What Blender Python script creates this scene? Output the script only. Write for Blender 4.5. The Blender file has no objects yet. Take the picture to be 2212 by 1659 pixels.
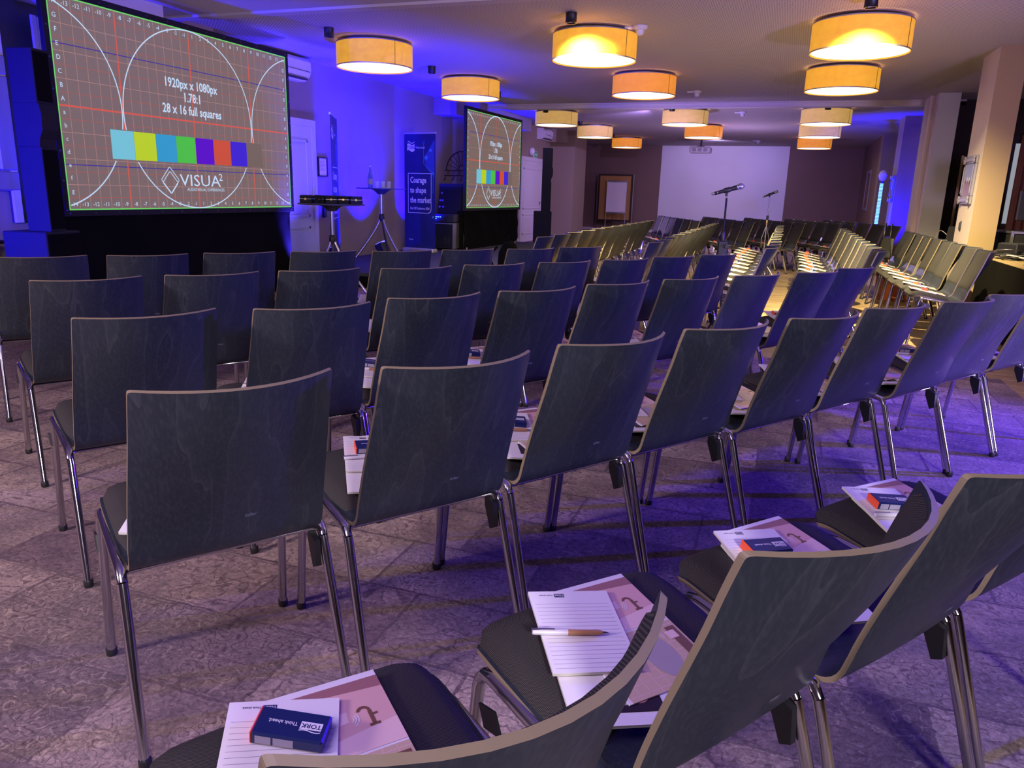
import bpy, math, random
from mathutils import Vector, Matrix
random.seed(7)
R_ = math.radians
sc = bpy.context.scene
C = sc.collection

# ------------------------------------------------------------------ camera
cd = bpy.data.cameras.new('camera'); cam = bpy.data.objects.new('camera', cd); C.objects.link(cam)
cd.sensor_width = 36.0; cd.lens = 36.0 * 1630.0 / 2212.0; cd.clip_start = 0.02; cd.clip_end = 200
rx = Vector((0.94107407, 0.33704529, 0.02792964))          # camera right in the world
up = -Vector((0.10893283, -0.22389826, -0.96850566))       # camera up
bk = -Vector((-0.32017687, 0.91447802, -0.24742014))       # camera back
rx.normalize(); bk = (bk - rx * bk.dot(rx)).normalized(); up = bk.cross(rx)
cam.matrix_world = Matrix(((rx.x, up.x, bk.x, 0), (rx.y, up.y, bk.y, 0), (rx.z, up.z, bk.z, 1.30), (0, 0, 0, 1)))
sc.camera = cam

# ------------------------------------------------------------------ colour management, world
vs = sc.view_settings
vs.view_transform = 'Standard'; vs.look = 'None'; vs.gamma = 1.0; vs.use_curve_mapping = False
vs.exposure = 0.0
w = bpy.data.worlds.new('world'); sc.world = w; w.use_nodes = True
w.node_tree.nodes['Background'].inputs[0].default_value = (0.10, 0.08, 0.16, 1)
w.node_tree.nodes['Background'].inputs[1].default_value = 0.3

# ------------------------------------------------------------------ lights (stage wash, ceiling spots, added fill)
def spot(name, loc, target, energy, col, size=60, blend=0.6, radius=0.05):
    l = bpy.data.lights.new(name, 'SPOT'); l.energy = energy; l.color = col
    l.spot_size = R_(size); l.spot_blend = blend; l.shadow_soft_size = radius
    o = bpy.data.objects.new(name, l); C.objects.link(o); o.location = loc
    o.rotation_euler = (Vector(target) - Vector(loc)).to_track_quat('-Z', 'Y').to_euler()
    return o
def point(name, loc, energy, col, radius=0.1):
    l = bpy.data.lights.new(name, 'POINT'); l.energy = energy; l.color = col; l.shadow_soft_size = radius
    o = bpy.data.objects.new(name, l); C.objects.link(o); o.location = loc
    return o
BLUE = (0.004, 0.0, 1.0)
VIOL = (0.62, 0.50, 1.0)
# blue LED uplights on the stage and along the walls
spot('stage_uplight', (-6.0, 9.62, 0.46), (-6.9, 9.9, 2.6), 1700, BLUE, 75, 0.8)
spot('stage_uplight', (-6.0, 11.05, 0.46), (-6.9, 11.2, 2.6), 1800, BLUE, 80, 0.8)
spot('stage_uplight', (-6.1, 12.5, 0.46), (-6.7, 13.2, 2.8), 1700, BLUE, 90, 0.8)
spot('stage_uplight', (-6.25, 15.9, 0.3), (-6.8, 16.4, 2.6), 1200, BLUE, 90, 0.8)
spot('stage_uplight', (-5.7, 8.2, 0.3), (-6.6, 9.0, 2.4), 900, (0.05, 0.03, 1.0), 85, 0.8)
spot('wall_uplight', (-6.12, 2.3, 1.15), (-5.92, 4.75, 1.45), 2600, BLUE, 50, 0.5)
spot('wall_uplight', (-6.15, 5.35, 0.25), (-6.5, 5.55, 2.8), 420, BLUE, 50, 0.6)
spot('pillar_uplight', (1.66, 17.2, 0.30), (2.3, 18.6, 2.3), 1000, BLUE, 90, 0.8)
spot('side_uplight', (3.3, 5.2, 1.5), (-1.2, 3.6, 0.55), 1300, (0.06, 0.015, 1.0), 100, 0.7, 0.08)
spot('stage_uplight', (-4.5, 9.1, 0.35), (-5.7, 9.9, 3.0), 800, BLUE, 110, 0.9)
spot('ceiling_fill', (3.2, 3.6, 0.6), (-0.2, 7.0, 3.0), 1000, (0.50, 0.34, 1.0), 120, 1.0, 0.2)  # unseen violet fill, added to tint the ceiling
# added, unseen white and violet fill behind the seats and at the far end
spot('rear_fill', (2.8, -2.8, 2.75), (-0.6, 2.6, 0.0), 1300, (0.92, 0.84, 1.0), 75, 1.0, 0.45)
spot('rear_fill', (-4.4, -2.4, 2.75), (-2.6, 2.6, 0.0), 1450, (1.0, 0.76, 0.88), 85, 1.0, 0.45)
point('room_fill', (-1.0, 0.0, 2.0), 70, VIOL, 0.5)
spot('ceiling_fill', (-3.2, 14.6, 0.4), (-1.2, 18.0, 3.0), 420, (0.52, 0.36, 1.0), 110, 1.0, 0.03)
point('room_fill', (-1.4, 20.5, 1.5), 110, (0.60, 0.42, 1.0), 0.03)
spot('far_fill', (-2.3, 24.7, 2.92), (-2.3, 27.9, 1.2), 240, (0.50, 0.38, 1.0), 130, 0.8, 0.03)
spot('far_fill', (-2.8, 16.2, 2.90), (-6.3, 21.9, 1.4), 650, (0.42, 0.26, 1.0), 60, 0.9, 0.03)
spot('ceiling_spot_beam', (-2.2, 7.72, 2.86), (-2.0, 10.4, 0), 1500, (1.0, 0.82, 0.42), 100, 0.9, 0.03)
spot('ceiling_spot_beam', (0.47, 7.66, 2.86), (0.5, 9.8, 0), 2200, (1.0, 0.82, 0.42), 98, 0.9, 0.03)

# ------------------------------------------------------------------ material helpers
MATS = {}
def srgb(r, g, b):
    f = lambda c: (c / 255.0 / 12.92) if c <= 10 else ((c / 255.0 + 0.055) / 1.055) ** 2.4
    return (f(r), f(g), f(b), 1)
def mat(name, col, rough=0.5, metal=0.0, emit=None, es=0.0, spec=0.5, trans=0.0, alpha=1.0):
    m = bpy.data.materials.new(name); m.use_nodes = True
    b = m.node_tree.nodes['Principled BSDF']
    b.inputs['Base Color'].default_value = col if len(col) == 4 else (*col, 1)
    b.inputs['Roughness'].default_value = rough; b.inputs['Metallic'].default_value = metal
    b.inputs['Specular IOR Level'].default_value = spec
    if emit: b.inputs['Emission Color'].default_value = emit if len(emit) == 4 else (*emit, 1); b.inputs['Emission Strength'].default_value = es
    if trans: b.inputs['Transmission Weight'].default_value = trans
    MATS[name] = m
    return m
class N:
    """tiny node-graph helper"""
    def __init__(s, m): s.t = m.node_tree; s.b = s.t.nodes['Principled BSDF']
    def n(s, typ, **kw):
        x = s.t.nodes.new(typ)
        for k, v in kw.items():
            if k.startswith('_'): x.inputs[k[1:].replace('_', ' ')].default_value = v
            else: setattr(x, k, v)
        return x
    def l(s, a, b): s.t.links.new(a, b)
    def coord(s, kind='Object', scale=(1, 1, 1), rot=(0, 0, 0)):
        c = s.n('ShaderNodeTexCoord'); mp = s.n('ShaderNodeMapping')
        mp.inputs['Scale'].default_value = scale; mp.inputs['Rotation'].default_value = rot
        s.l(c.outputs[kind], mp.inputs['Vector']); return mp.outputs[0]
    def ramp(s, fac, stops):
        r = s.n('ShaderNodeValToRGB'); e = r.color_ramp.elements
        e[0].position, e[0].color = stops[0]; e[1].position, e[1].color = stops[-1]
        for p, c in stops[1:-1]:
            q = e.new(p); q.color = c
        s.l(fac, r.inputs[0]); return r.outputs[0]
    def math(s, op, a, b=None, c=None):
        x = s.n('ShaderNodeMath', operation=op)
        for i, v in enumerate((a, b, c)):
            if v is None: continue
            if isinstance(v, (int, float)): x.inputs[i].default_value = v
            else: s.l(v, x.inputs[i])
        return x.outputs[0]
    def mix(s, fac, a, b, mode='MIX'):
        x = s.n('ShaderNodeMix', data_type='RGBA', blend_type=mode)
        for i, v in ((0, fac), (6, a), (7, b)):
            if isinstance(v, (int, float)): x.inputs[i].default_value = v
            elif isinstance(v, tuple): x.inputs[i].default_value = v
            else: s.l(v, x.inputs[i])
        return x.outputs[2]
    def bump(s, h, strength=0.2, dist=0.01):
        x = s.n('ShaderNodeBump'); x.inputs['Strength'].default_value = strength; x.inputs['Distance'].default_value = dist
        s.l(h, x.inputs['Height']); s.l(x.outputs[0], s.b.inputs['Normal'])
    def color(s, c): s.l(c, s.b.inputs['Base Color'])

# carpet: faded patchwork of oriental rug pieces
m = mat('carpet', (0.2, 0.17, 0.16), 0.95, spec=0.1); g = N(m)
v = g.coord('Object')
def bricks(wd, ht, off, mort):
    br = g.n('ShaderNodeTexBrick', offset=off); br.inputs['Scale'].default_value = 1.0; br.inputs['Brick Width'].default_value = wd; br.inputs['Row Height'].default_value = ht
    br.inputs['Mortar Size'].default_value = mort; br.inputs['Mortar Smooth'].default_value = 0.5
    br.inputs['Color1'].default_value = (0, 0, 0, 1); br.inputs['Color2'].default_value = (1, 1, 1, 1); br.inputs['Mortar'].default_value = (0.4, 0.4, 0.4, 1)
    return br
nzw = g.n('ShaderNodeTexNoise', _Scale=30.0, _Detail=5.0, _Roughness=0.6); g.l(v, nzw.inputs['Vector'])
vw = g.n('ShaderNodeVectorMath', operation='MULTIPLY_ADD'); g.l(nzw.outputs['Color'], vw.inputs[0]); vw.inputs[1].default_value = (0.026, 0.026, 0); g.l(v, vw.inputs[2]); vw = vw.outputs[0]
brA = bricks(0.50, 0.34, 0.37, 0.008); g.l(vw, brA.inputs['Vector'])
brB = bricks(0.25, 0.17, 0.37, 0.004); g.l(vw, brB.inputs['Vector'])
pid = brA.outputs['Color']
base = g.ramp(pid, [(0.0, srgb(104, 92, 96)), (0.25, srgb(158, 142, 134)), (0.5, srgb(118, 102, 108)), (0.75, srgb(174, 157, 146)), (1.0, srgb(134, 116, 116))])
nd = g.n('ShaderNodeTexNoise', _Scale=7.0, _Detail=3.0); g.l(v, nd.inputs['Vector'])
dm = g.n('ShaderNodeVectorMath', operation='MULTIPLY_ADD'); g.l(nd.outputs['Color'], dm.inputs[0]); dm.inputs[1].default_value = (0.16, 0.16, 0); g.l(vw, dm.inputs[2])
# flower outlines, scroll outlines and small stars
n0 = g.n('ShaderNodeTexNoise', _Scale=19.0, _Detail=0.5); g.l(vw, n0.inputs['Vector'])
ct0 = g.math('ABSOLUTE', g.math('SUBTRACT', g.math('FRACT', g.math('MULTIPLY', n0.outputs['Fac'], 7.0)), 0.5))
ln = g.ramp(ct0, [(0.0, (1, 1, 1, 1)), (0.07, (0.9, 0.9, 0.9, 1)), (0.14, (0, 0, 0, 1))])
n1 = g.n('ShaderNodeTexNoise', _Scale=10.0, _Detail=1.5); g.l(dm.outputs[0], n1.inputs['Vector'])
cont = g.math('ABSOLUTE', g.math('SUBTRACT', g.math('FRACT', g.math('MULTIPLY', n1.outputs['Fac'], 6.0)), 0.5))
cl = g.ramp(cont, [(0.0, (1, 1, 1, 1)), (0.06, (0.9, 0.9, 0.9, 1)), (0.12, (0, 0, 0, 1))])
vr = g.n('ShaderNodeTexVoronoi', feature='F1', _Scale=5.2); vr.inputs['Randomness'].default_value = 0.7; g.l(vw, vr.inputs['Vector'])
ring = g.math('ABSOLUTE', g.math('SINE', g.math('MULTIPLY', vr.outputs['Distance'], 26.0)))
rl = g.ramp(ring, [(0.0, (1, 1, 1, 1)), (0.16, (0.7, 0.7, 0.7, 1)), (0.3, (0, 0, 0, 1))])
near = g.ramp(vr.outputs['Distance'], [(0.26, (1, 1, 1, 1)), (0.34, (0, 0, 0, 1))])
rl2 = g.math('MULTIPLY', rl, near)
s1 = g.ramp(brA.outputs['Color'], [(0.42, (0, 0, 0, 1)), (0.46, (1, 1, 1, 1))])
lines = g.math('MAXIMUM', g.mix(s1, ln, cl), g.math('MULTIPLY', rl2, 0.9))
# inner border stripes of the pieces
sep = g.n('ShaderNodeSeparateXYZ'); g.l(vw, sep.inputs[0])
st = g.math('ABSOLUTE', g.math('SINE', g.math('MULTIPLY', sep.outputs[1], math.pi / 0.17)))
stl = g.ramp(st, [(0.0, (0, 0, 0, 1)), (0.20, (0, 0, 0, 1)), (0.24, (1, 1, 1, 1)), (0.30, (1, 1, 1, 1)), (0.34, (0, 0, 0, 1))])
s2 = g.ramp(brB.outputs['Color'], [(0.45, (0, 0, 0, 1)), (0.5, (1, 1, 1, 1))])
lines = g.math('MAXIMUM', lines, g.math('MULTIPLY', g.math('MULTIPLY', stl, s2), 0.8))
wear = g.n('ShaderNodeTexNoise', _Scale=4.0, _Detail=9.0, _Roughness=0.8); g.l(v, wear.inputs['Vector'])
wm = g.ramp(wear.outputs['Fac'], [(0.40, (0.12, 0.12, 0.12, 1)), (0.60, (1, 1, 1, 1))])
lf = g.math('MULTIPLY', g.math('MULTIPLY', lines, wm), 0.75)
n9 = g.n('ShaderNodeTexNoise', _Scale=13.0, _Detail=1.0); g.l(vw, n9.inputs['Vector'])
lt9 = g.ramp(g.math('FRACT', g.math('MULTIPLY', n9.outputs['Fac'], 5.0)), [(0.0, (1, 1, 1, 1)), (0.10, (0.8, 0.8, 0.8, 1)), (0.18, (0, 0, 0, 1))])
c0 = g.mix(g.math('MULTIPLY', g.math('MULTIPLY', lt9, s2), 0.35), base, srgb(196, 180, 166))
c1 = g.mix(lf, c0, srgb(70, 56, 68))
fine = g.n('ShaderNodeTexNoise', _Scale=60.0, _Detail=6.0, _Roughness=0.85); g.l(v, fine.inputs['Vector'])
ff = g.ramp(fine.outputs['Fac'], [(0.32, (0.45, 0.45, 0.45, 1)), (0.68, (1.5, 1.5, 1.5, 1))])
c2 = g.mix(1.0, c1, ff, 'MULTIPLY')
ww = g.ramp(wear.outputs['Fac'], [(0.36, (0.58, 0.56, 0.62, 1)), (0.64, (1.28, 1.22, 1.14, 1))])
c3 = g.mix(1.0, c2, ww, 'MULTIPLY')
bord = g.math('MULTIPLY', g.math('MULTIPLY', brA.outputs['Fac'], wm), 0.6)
g.color(g.mix(bord, c3, srgb(72, 58, 68)))
g.bump(fine.outputs['Fac'], 0.5, 0.004)

# oak planks
m = mat('oak_plank', (0.4, 0.3, 0.18), 0.42); g = N(m)
v = g.coord('Object', (1.2, 9.0, 1)); oi = g.n('ShaderNodeObjectInfo')
nz = g.n('ShaderNodeTexNoise', _Scale=3.0, _Detail=6.0, _Distortion=0.6); g.l(v, nz.inputs['Vector'])
c = g.ramp(nz.outputs['Fac'], [(0.25, srgb(120, 96, 70)), (0.5, srgb(176, 150, 112)), (0.75, srgb(196, 172, 132))])
rv = g.ramp(oi.outputs['Random'], [(0.0, (0.72, 0.70, 0.68, 1)), (1.0, (1.08, 1.05, 1.0, 1))])
g.color(g.mix(1.0, c, rv, 'MULTIPLY')); g.bump(nz.outputs['Fac'], 0.15, 0.003)

# paint
def paint(name, col, bumpy=0.08, rough=0.75):
    m = mat(name, col, rough); g = N(m)
    v = g.coord('Object'); nz = g.n('ShaderNodeTexNoise', _Scale=60.0, _Detail=4.0); g.l(v, nz.inputs['Vector'])
    n2 = g.n('ShaderNodeTexNoise', _Scale=0.8, _Detail=2.0); g.l(v, n2.inputs['Vector'])
    r = g.ramp(n2.outputs['Fac'], [(0.3, (0.94, 0.94, 0.94, 1)), (0.7, (1.03, 1.03, 1.03, 1))])
    g.color(g.mix(1.0, col if len(col) == 4 else (*col, 1), r, 'MULTIPLY')); g.bump(nz.outputs['Fac'], bumpy, 0.002)
    return m
paint('wall_cream', srgb(154, 136, 116)); paint('wall_taupe', srgb(128, 102, 88)); paint('wall_brown', srgb(52, 38, 30))
paint('trim_white', srgb(214, 206, 196)); paint('pillar_beige', srgb(158, 134, 94)); paint('pillar_pink', srgb(214, 196, 182))
paint('pillar_grey', srgb(190, 188, 172), 0.03, 0.4); paint('screen_paint', srgb(228, 222, 222)); paint('ceiling_plain', srgb(186, 176, 176))
m = mat('ceiling_perforated', (0.5, 0.47, 0.45), 0.8); g = N(m)
v = g.coord('Object'); sx = g.n('ShaderNodeSeparateXYZ'); g.l(v, sx.inputs[0])
a = g.math('SINE', g.math('MULTIPLY', sx.outputs[0], 2 * math.pi / 0.045)); b_ = g.math('SINE', g.math('MULTIPLY', sx.outputs[1], 2 * math.pi / 0.045))
d = g.math('MULTIPLY', a, b_)
g.color(g.ramp(d, [(0.35, srgb(186, 176, 172)), (0.6, srgb(104, 96, 96))]))

# stained plywood of the chair shells
m = mat('black_plywood', (0.02, 0.024, 0.03), 0.38, spec=0.45); g = N(m)
oi = g.n('ShaderNodeObjectInfo'); tc = g.n('ShaderNodeTexCoord'); off = g.n('ShaderNodeVectorMath', operation='ADD')
cmb = g.n('ShaderNodeCombineXYZ'); g.l(g.math('MULTIPLY', oi.outputs['Random'], 40.0), cmb.inputs[0]); g.l(g.math('MULTIPLY', oi.outputs['Random'], 17.0), cmb.inputs[2])
g.l(tc.outputs['Object'], off.inputs[0]); g.l(cmb.outputs[0], off.inputs[1])
mp = g.n('ShaderNodeMapping'); mp.inputs['Scale'].default_value = (1.0, 0.3, 0.13); g.l(off.outputs[0], mp.inputs[0])
nz = g.n('ShaderNodeTexNoise', _Scale=5.0, _Detail=3.0); g.l(mp.outputs[0], nz.inputs['Vector'])
band = g.math('FRACT', g.math('MULTIPLY', nz.outputs['Fac'], 9.0))
vein = g.ramp(band, [(0.0, (1, 1, 1, 1)), (0.10, (0.25, 0.25, 0.25, 1)), (0.3, (0, 0, 0, 1))])
mp2 = g.n('ShaderNodeMapping'); mp2.inputs['Scale'].default_value = (160, 160, 5); g.l(off.outputs[0], mp2.inputs[0])
n3 = g.n('ShaderNodeTexNoise', _Scale=1.0, _Detail=3.0); g.l(mp2.outputs[0], n3.inputs['Vector'])
pore = g.ramp(n3.outputs['Fac'], [(0.45, (0, 0, 0, 1)), (0.75, (1, 1, 1, 1))])
f = g.math('ADD', g.math('MULTIPLY', vein, 0.26), g.math('MULTIPLY', pore, 0.22))
tone = g.ramp(nz.outputs['Fac'], [(0.35, (0.014, 0.019, 0.028, 1)), (0.65, (0.022, 0.028, 0.038, 1))])
g.color(g.mix(f, tone, (0.075, 0.082, 0.09, 1))); g.bump(n3.outputs['Fac'], 0.08, 0.001)
mat('ply_edge', srgb(124, 110, 86), 0.5)
# woven upholstery
m = mat('black_fabric', (0.012, 0.011, 0.014), 0.9, spec=0.2); g = N(m)
v = g.coord('Object'); sx = g.n('ShaderNodeSeparateXYZ'); g.l(v, sx.inputs[0])
yz = g.math('ADD', sx.outputs[1], sx.outputs[2])
a = g.math('SINE', g.math('MULTIPLY', sx.outputs[0], 2 * math.pi / 0.0034)); b_ = g.math('SINE', g.math('MULTIPLY', yz, 2 * math.pi / 0.0034))
d = g.math('MULTIPLY', a, b_)
g.color(g.ramp(d, [(0.0, (0.020, 0.018, 0.018, 1)), (0.8, (0.10, 0.092, 0.086, 1))])); g.bump(d, 0.5, 0.001)
mat('chrome', (0.62, 0.62, 0.64), 0.12, 1.0); mat('steel', (0.45, 0.45, 0.47), 0.3, 1.0); mat('brass', (0.6, 0.42, 0.15), 0.3, 1.0)
mat('black_plastic', (0.012, 0.012, 0.013), 0.45); mat('black_satin', (0.016, 0.015, 0.018), 0.75, spec=0.25); mat('dark_grey', (0.04, 0.04, 0.045), 0.5)
mat('stage_carpet', (0.035, 0.033, 0.045), 0.85)
m = mat('black_cloth', (0.004, 0.0036, 0.0034), 0.9, spec=0.08)
mat('paper', (0.80, 0.76, 0.76), 0.7); mat('paper_edge', (0.62, 0.6, 0.5), 0.8); mat('line_grey', srgb(150, 140, 170), 0.8)
mat('navy', srgb(18, 34, 92), 0.35); mat('navy_ink', srgb(24, 34, 90), 0.6); mat('orange', srgb(232, 84, 40), 0.4); mat('label_grey', srgb(170, 165, 180), 0.5)
mat('photo_pink', srgb(222, 176, 168), 0.3); mat('photo_light', srgb(238, 204, 196), 0.3); mat('photo_mauve', srgb(160, 112, 110), 0.3); mat('photo_tan', srgb(206, 178, 150), 0.3)
mat('photo_grey', srgb(170, 160, 160), 0.3); mat('photo_dark', srgb(30, 20, 26), 0.3); mat('skin_print', srgb(214, 150, 130), 0.3); mat('photo_brown', srgb(120, 84, 66), 0.3)
mat('kraft', srgb(184, 132, 92), 0.6); mat('white_plastic', srgb(225, 220, 225), 0.35); mat('white_ink', srgb(235, 232, 240), 0.5)
mat('mark_ink', srgb(120, 124, 140), 0.5)
mat('cork', srgb(182, 134, 70), 0.8); mat('dark_wood', srgb(44, 22, 18), 0.4); mat('silver_frame', srgb(150, 146, 160), 0.4, 0.3)
mat('picture_dark', srgb(40, 34, 40), 0.4); mat('picture_sky', srgb(120, 132, 160), 0.4); mat('picture_earth', srgb(130, 96, 60), 0.4)
mat('banner_blue', srgb(22, 30, 96), 0.5); mat('banner_light', srgb(48, 66, 150), 0.5); mat('banner_glow', srgb(70, 130, 190), 0.5)
mat('door_white', srgb(220, 214, 216), 0.4); mat('aluminium', (0.55, 0.52, 0.5), 0.4, 0.7)
mat('glass_clear', (0.8, 0.85, 0.95), 0.05); MATS['glass_clear'].node_tree.nodes['Principled BSDF'].inputs['Alpha'].default_value = 0.28
mat('bottle_glass', (0.10, 0.16, 0.30), 0.05); MATS['bottle_glass'].node_tree.nodes['Principled BSDF'].inputs['Alpha'].default_value = 0.6
mat('curtain', srgb(190, 180, 205), 0.8); mat('curtain_pink', srgb(150, 96, 90), 0.8); mat('curtain_gold', srgb(120, 86, 50), 0.8)
mat('window_glow', (0.5, 0.55, 0.6), 0.5, emit=(0.8, 0.9, 1.0), es=0.3)
mat('led_tube', (0.3, 0.7, 0.9), 0.4, emit=(0.25, 0.75, 1.0), es=1.6); mat('led_gap', (0.02, 0.05, 0.2), 0.5)
mat('led_lens', (0.1, 0.1, 0.6), 0.2, emit=(0.1, 0.1, 1.0), es=4.0); mat('rack_blue', srgb(22, 22, 34), 0.7, spec=0.2)
mat('tan_board', srgb(150, 70, 30), 0.7); mat('leather_black', (0.012, 0.011, 0.010), 0.28)
mat('case_alu', (0.5, 0.48, 0.45), 0.35, 0.9); mat('mic_mesh', srgb(150, 150, 165), 0.35, 0.7); mat('exit_green', srgb(20, 90, 60), 0.5, emit=(0.02, 0.25, 0.12), es=0.4)
mat('cable_white', srgb(205, 200, 190), 0.5); mat('flip_white', srgb(232, 222, 228), 0.4)
# translucent drum shades and their diffusers: these lamps are on
for nm_, c_, e_ in (('shade_yellow', srgb(222, 156, 50), (0.86, 0.42, 0.03)), ('shade_orange', srgb(226, 140, 60), (0.86, 0.30, 0.03)), ('shade_straw', srgb(214, 180, 110), (0.60, 0.36, 0.085))):
    m = mat(nm_, c_, 0.8, emit=e_, es=0.72); g = N(m)
    v = g.coord('Object'); nz = g.n('ShaderNodeTexNoise', _Scale=14.0, _Detail=5.0, _Roughness=0.7); g.l(v, nz.inputs['Vector'])
    r = g.ramp(nz.outputs['Fac'], [(0.3, (e_[0] * 0.78, e_[1] * 0.74, e_[2] * 0.7, 1)), (0.7, (e_[0] * 1.1, e_[1] * 1.12, e_[2] * 1.2, 1))])
    g.l(r, g.b.inputs['Emission Color'])
mat('diffuser_glow', (0.9, 0.85, 0.7), 0.5, emit=(1.0, 0.80, 0.42), es=5.0); mat('diffuser_dimmed', (0.9, 0.85, 0.7), 0.5, emit=(1.0, 0.82, 0.5), es=2.2)
# projected test image
mat('fabric_screen', (0.11, 0.09, 0.07), 0.9, emit=(0.165, 0.118, 0.095), es=0.95)
for nm_, rgb, s_ in (('px_white', (200, 225, 255), 0.9), ('px_cyan', (130, 215, 240), 0.75), ('px_yellow', (200, 225, 20), 0.8), ('px_blue', (50, 165, 220), 0.8), ('px_green', (80, 205, 70), 0.8),
                     ('px_violet', (90, 0, 205), 0.9), ('px_red', (220, 85, 50), 0.8), ('px_indigo', (60, 30, 215), 0.9), ('px_dim', (118, 100, 92), 0.9), ('px_pink', (200, 150, 145), 0.7), ('px_line', (235, 100, 80), 0.75), ('px_edge', (120, 230, 110), 0.8), ('px_faint', (90, 70, 200), 0.5), ('px_soft', (205, 110, 100), 0.6)):
    c_ = srgb(*rgb); mat(nm_, (0.02, 0.02, 0.02), 0.9, emit=c_, es=s_)

# ------------------------------------------------------------------ geometry helpers
class MB:
    def __init__(s): s.v = []; s.f = []; s.mi = []; s.mats = []; s.sm = []
    def _m(s, m):
        if m not in s.mats: s.mats.append(m)
        return s.mats.index(m)
    def add(s, vs, fs, m=None, smooth=False, M=None):
        o = len(s.v); s.v += [tuple(M @ Vector(p)) if M else tuple(p) for p in vs]
        k = s._m(m)
        for f in fs: s.f.append([o + i for i in f]); s.mi.append(k); s.sm.append(smooth)
        return s
    def box(s, x0, x1, y0, y1, z0, z1, m=None, M=None, b=0.0):
        if b:
            X0, X1, Y0, Y1 = x0 + b, x1 - b, y0 + b, y1 - b; vs = []
            for z in (z0, z1): vs += [(X0, Y0, z), (X1, Y0, z), (X1, Y1, z), (X0, Y1, z)]
            for z in (z0 + b, z1 - b): vs += [(X0, y0, z), (X1, y0, z), (x1, Y0, z), (x1, Y1, z), (X1, y1, z), (X0, y1, z), (x0, Y1, z), (x0, Y0, z)]
            fs = [(3, 2, 1, 0), (4, 5, 6, 7)]
            for i in range(8):
                j = (i + 1) % 8; fs.append((8 + i, 8 + j, 16 + j, 16 + i))
            for base, o, fl in ((0, 8, 1), (4, 16, 0)):
                for i in range(4):
                    a, c = o + 2 * i, o + 2 * i + 1; q = [a, c, base + (i + 1) % 4, base + i]
                    fs.append(q if fl else q[::-1])
                    d_ = o + (2 * i + 2) % 8; t = [c, d_, base + (i + 1) % 4]; fs.append(t if fl else t[::-1])
            return s.add(vs, fs, m, False, M)
        vs = [(x0, y0, z0), (x1, y0, z0), (x1, y1, z0), (x0, y1, z0), (x0, y0, z1), (x1, y0, z1), (x1, y1, z1), (x0, y1, z1)]
        return s.add(vs, [(3, 2, 1, 0), (4, 5, 6, 7), (0, 1, 5, 4), (1, 2, 6, 5), (2, 3, 7, 6), (3, 0, 4, 7)], m, False, M)
    def tube(s, pts, r, n=8, m=None, closed=False, M=None, caps=True):
        P = [Vector(p) for p in pts]; k = len(P); vs = []; fs = []; prev = None
        rr = r if isinstance(r, (list, tuple)) else [r] * k
        for i, p in enumerate(P):
            if closed: t = (P[(i + 1) % k] - P[i - 1])
            else: t = (P[min(i + 1, k - 1)] - P[max(i - 1, 0)])
            t.normalize()
            if prev is None:
                a = Vector((0, 0, 1)) if abs(t.z) < 0.9 else Vector((1, 0, 0)); u = t.cross(a).normalized()
            else: u = (prev - t * prev.dot(t)).normalized()
            prev = u; w_ = t.cross(u)
            for j in range(n):
                a = 2 * math.pi * j / n; vs.append(p + (u * math.cos(a) + w_ * math.sin(a)) * rr[i])
        for i in range(k if closed else k - 1):
            q = (i + 1) % k
            for j in range(n): fs.append((i * n + j, i * n + (j + 1) % n, q * n + (j + 1) % n, q * n + j))
        s.add(vs, fs, m, True, M)
        if caps and not closed:
            s.add(vs[:n], [tuple(range(n))[::-1]], m, False, M); s.add(vs[-n:], [tuple(range(n))], m, False, M)
        return s
    def lathe(s, prof, n=20, m=None, M=None, smooth=True, cap=True):
        vs = []; fs = []
        for r, z in prof:
            for j in range(n): a = 2 * math.pi * j / n; vs.append((r * math.cos(a), r * math.sin(a), z))
        for i in range(len(prof) - 1):
            for j in range(n): fs.append((i * n + j, i * n + (j + 1) % n, (i + 1) * n + (j + 1) % n, (i + 1) * n + j))
        s.add(vs, fs, m, smooth, M)
        if cap:
            if prof[0][0] > 1e-4: s.add(vs[:n], [tuple(range(n))[::-1]], m, False, M)
            if prof[-1][0] > 1e-4: s.add(vs[-n:], [tuple(range(n))], m, False, M)
        return s
    def prism(s, poly, z0, z1, m=None, M=None):
        n = len(poly); vs = [(x, y, z0) for x, y in poly] + [(x, y, z1) for x, y in poly]
        fs = [tuple(range(n))[::-1], tuple(range(n, 2 * n))] + [(i, (i + 1) % n, n + (i + 1) % n, n + i) for i in range(n)]
        return s.add(vs, fs, m, False, M)
    def ring(s, cx, cy, r, wd, n=64, m=None, z=0.0, a0=0, a1=360, M=None, clip=None):
        vs = []; fs = []
        for i in range(n + 1):
            a = R_(a0 + (a1 - a0) * i / n)
            for q in (r - wd / 2, r + wd / 2): vs.append((cx + q * math.cos(a), cy + q * math.sin(a), z))
        for i in range(n):
            if clip:
                mx = (vs[2 * i][0] + vs[2 * i + 2][0]) / 2; my = (vs[2 * i][1] + vs[2 * i + 2][1]) / 2
                if not clip(mx, my): continue
            fs.append((2 * i, 2 * i + 1, 2 * i + 3, 2 * i + 2))
        return s.add(vs, fs, m, False, M)
    def quad(s, x0, x1, y0, y1, z, m=None, M=None):
        return s.add([(x0, y0, z), (x1, y0, z), (x1, y1, z), (x0, y1, z)], [(0, 1, 2, 3)], m, False, M)
    def mesh(s, name):
        me = bpy.data.meshes.new(name); me.from_pydata([tuple(v) for v in s.v], [], s.f)
        for k in s.mats: me.materials.append(MATS[k] if k else None)
        me.polygons.foreach_set('material_index', s.mi); me.polygons.foreach_set('use_smooth', s.sm); me.update()
        return me
    def build(s, name, parent=None, loc=None, rz=None, label=None):
        return obj(name, s.mesh(name), parent, loc, rz, label)
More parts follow.
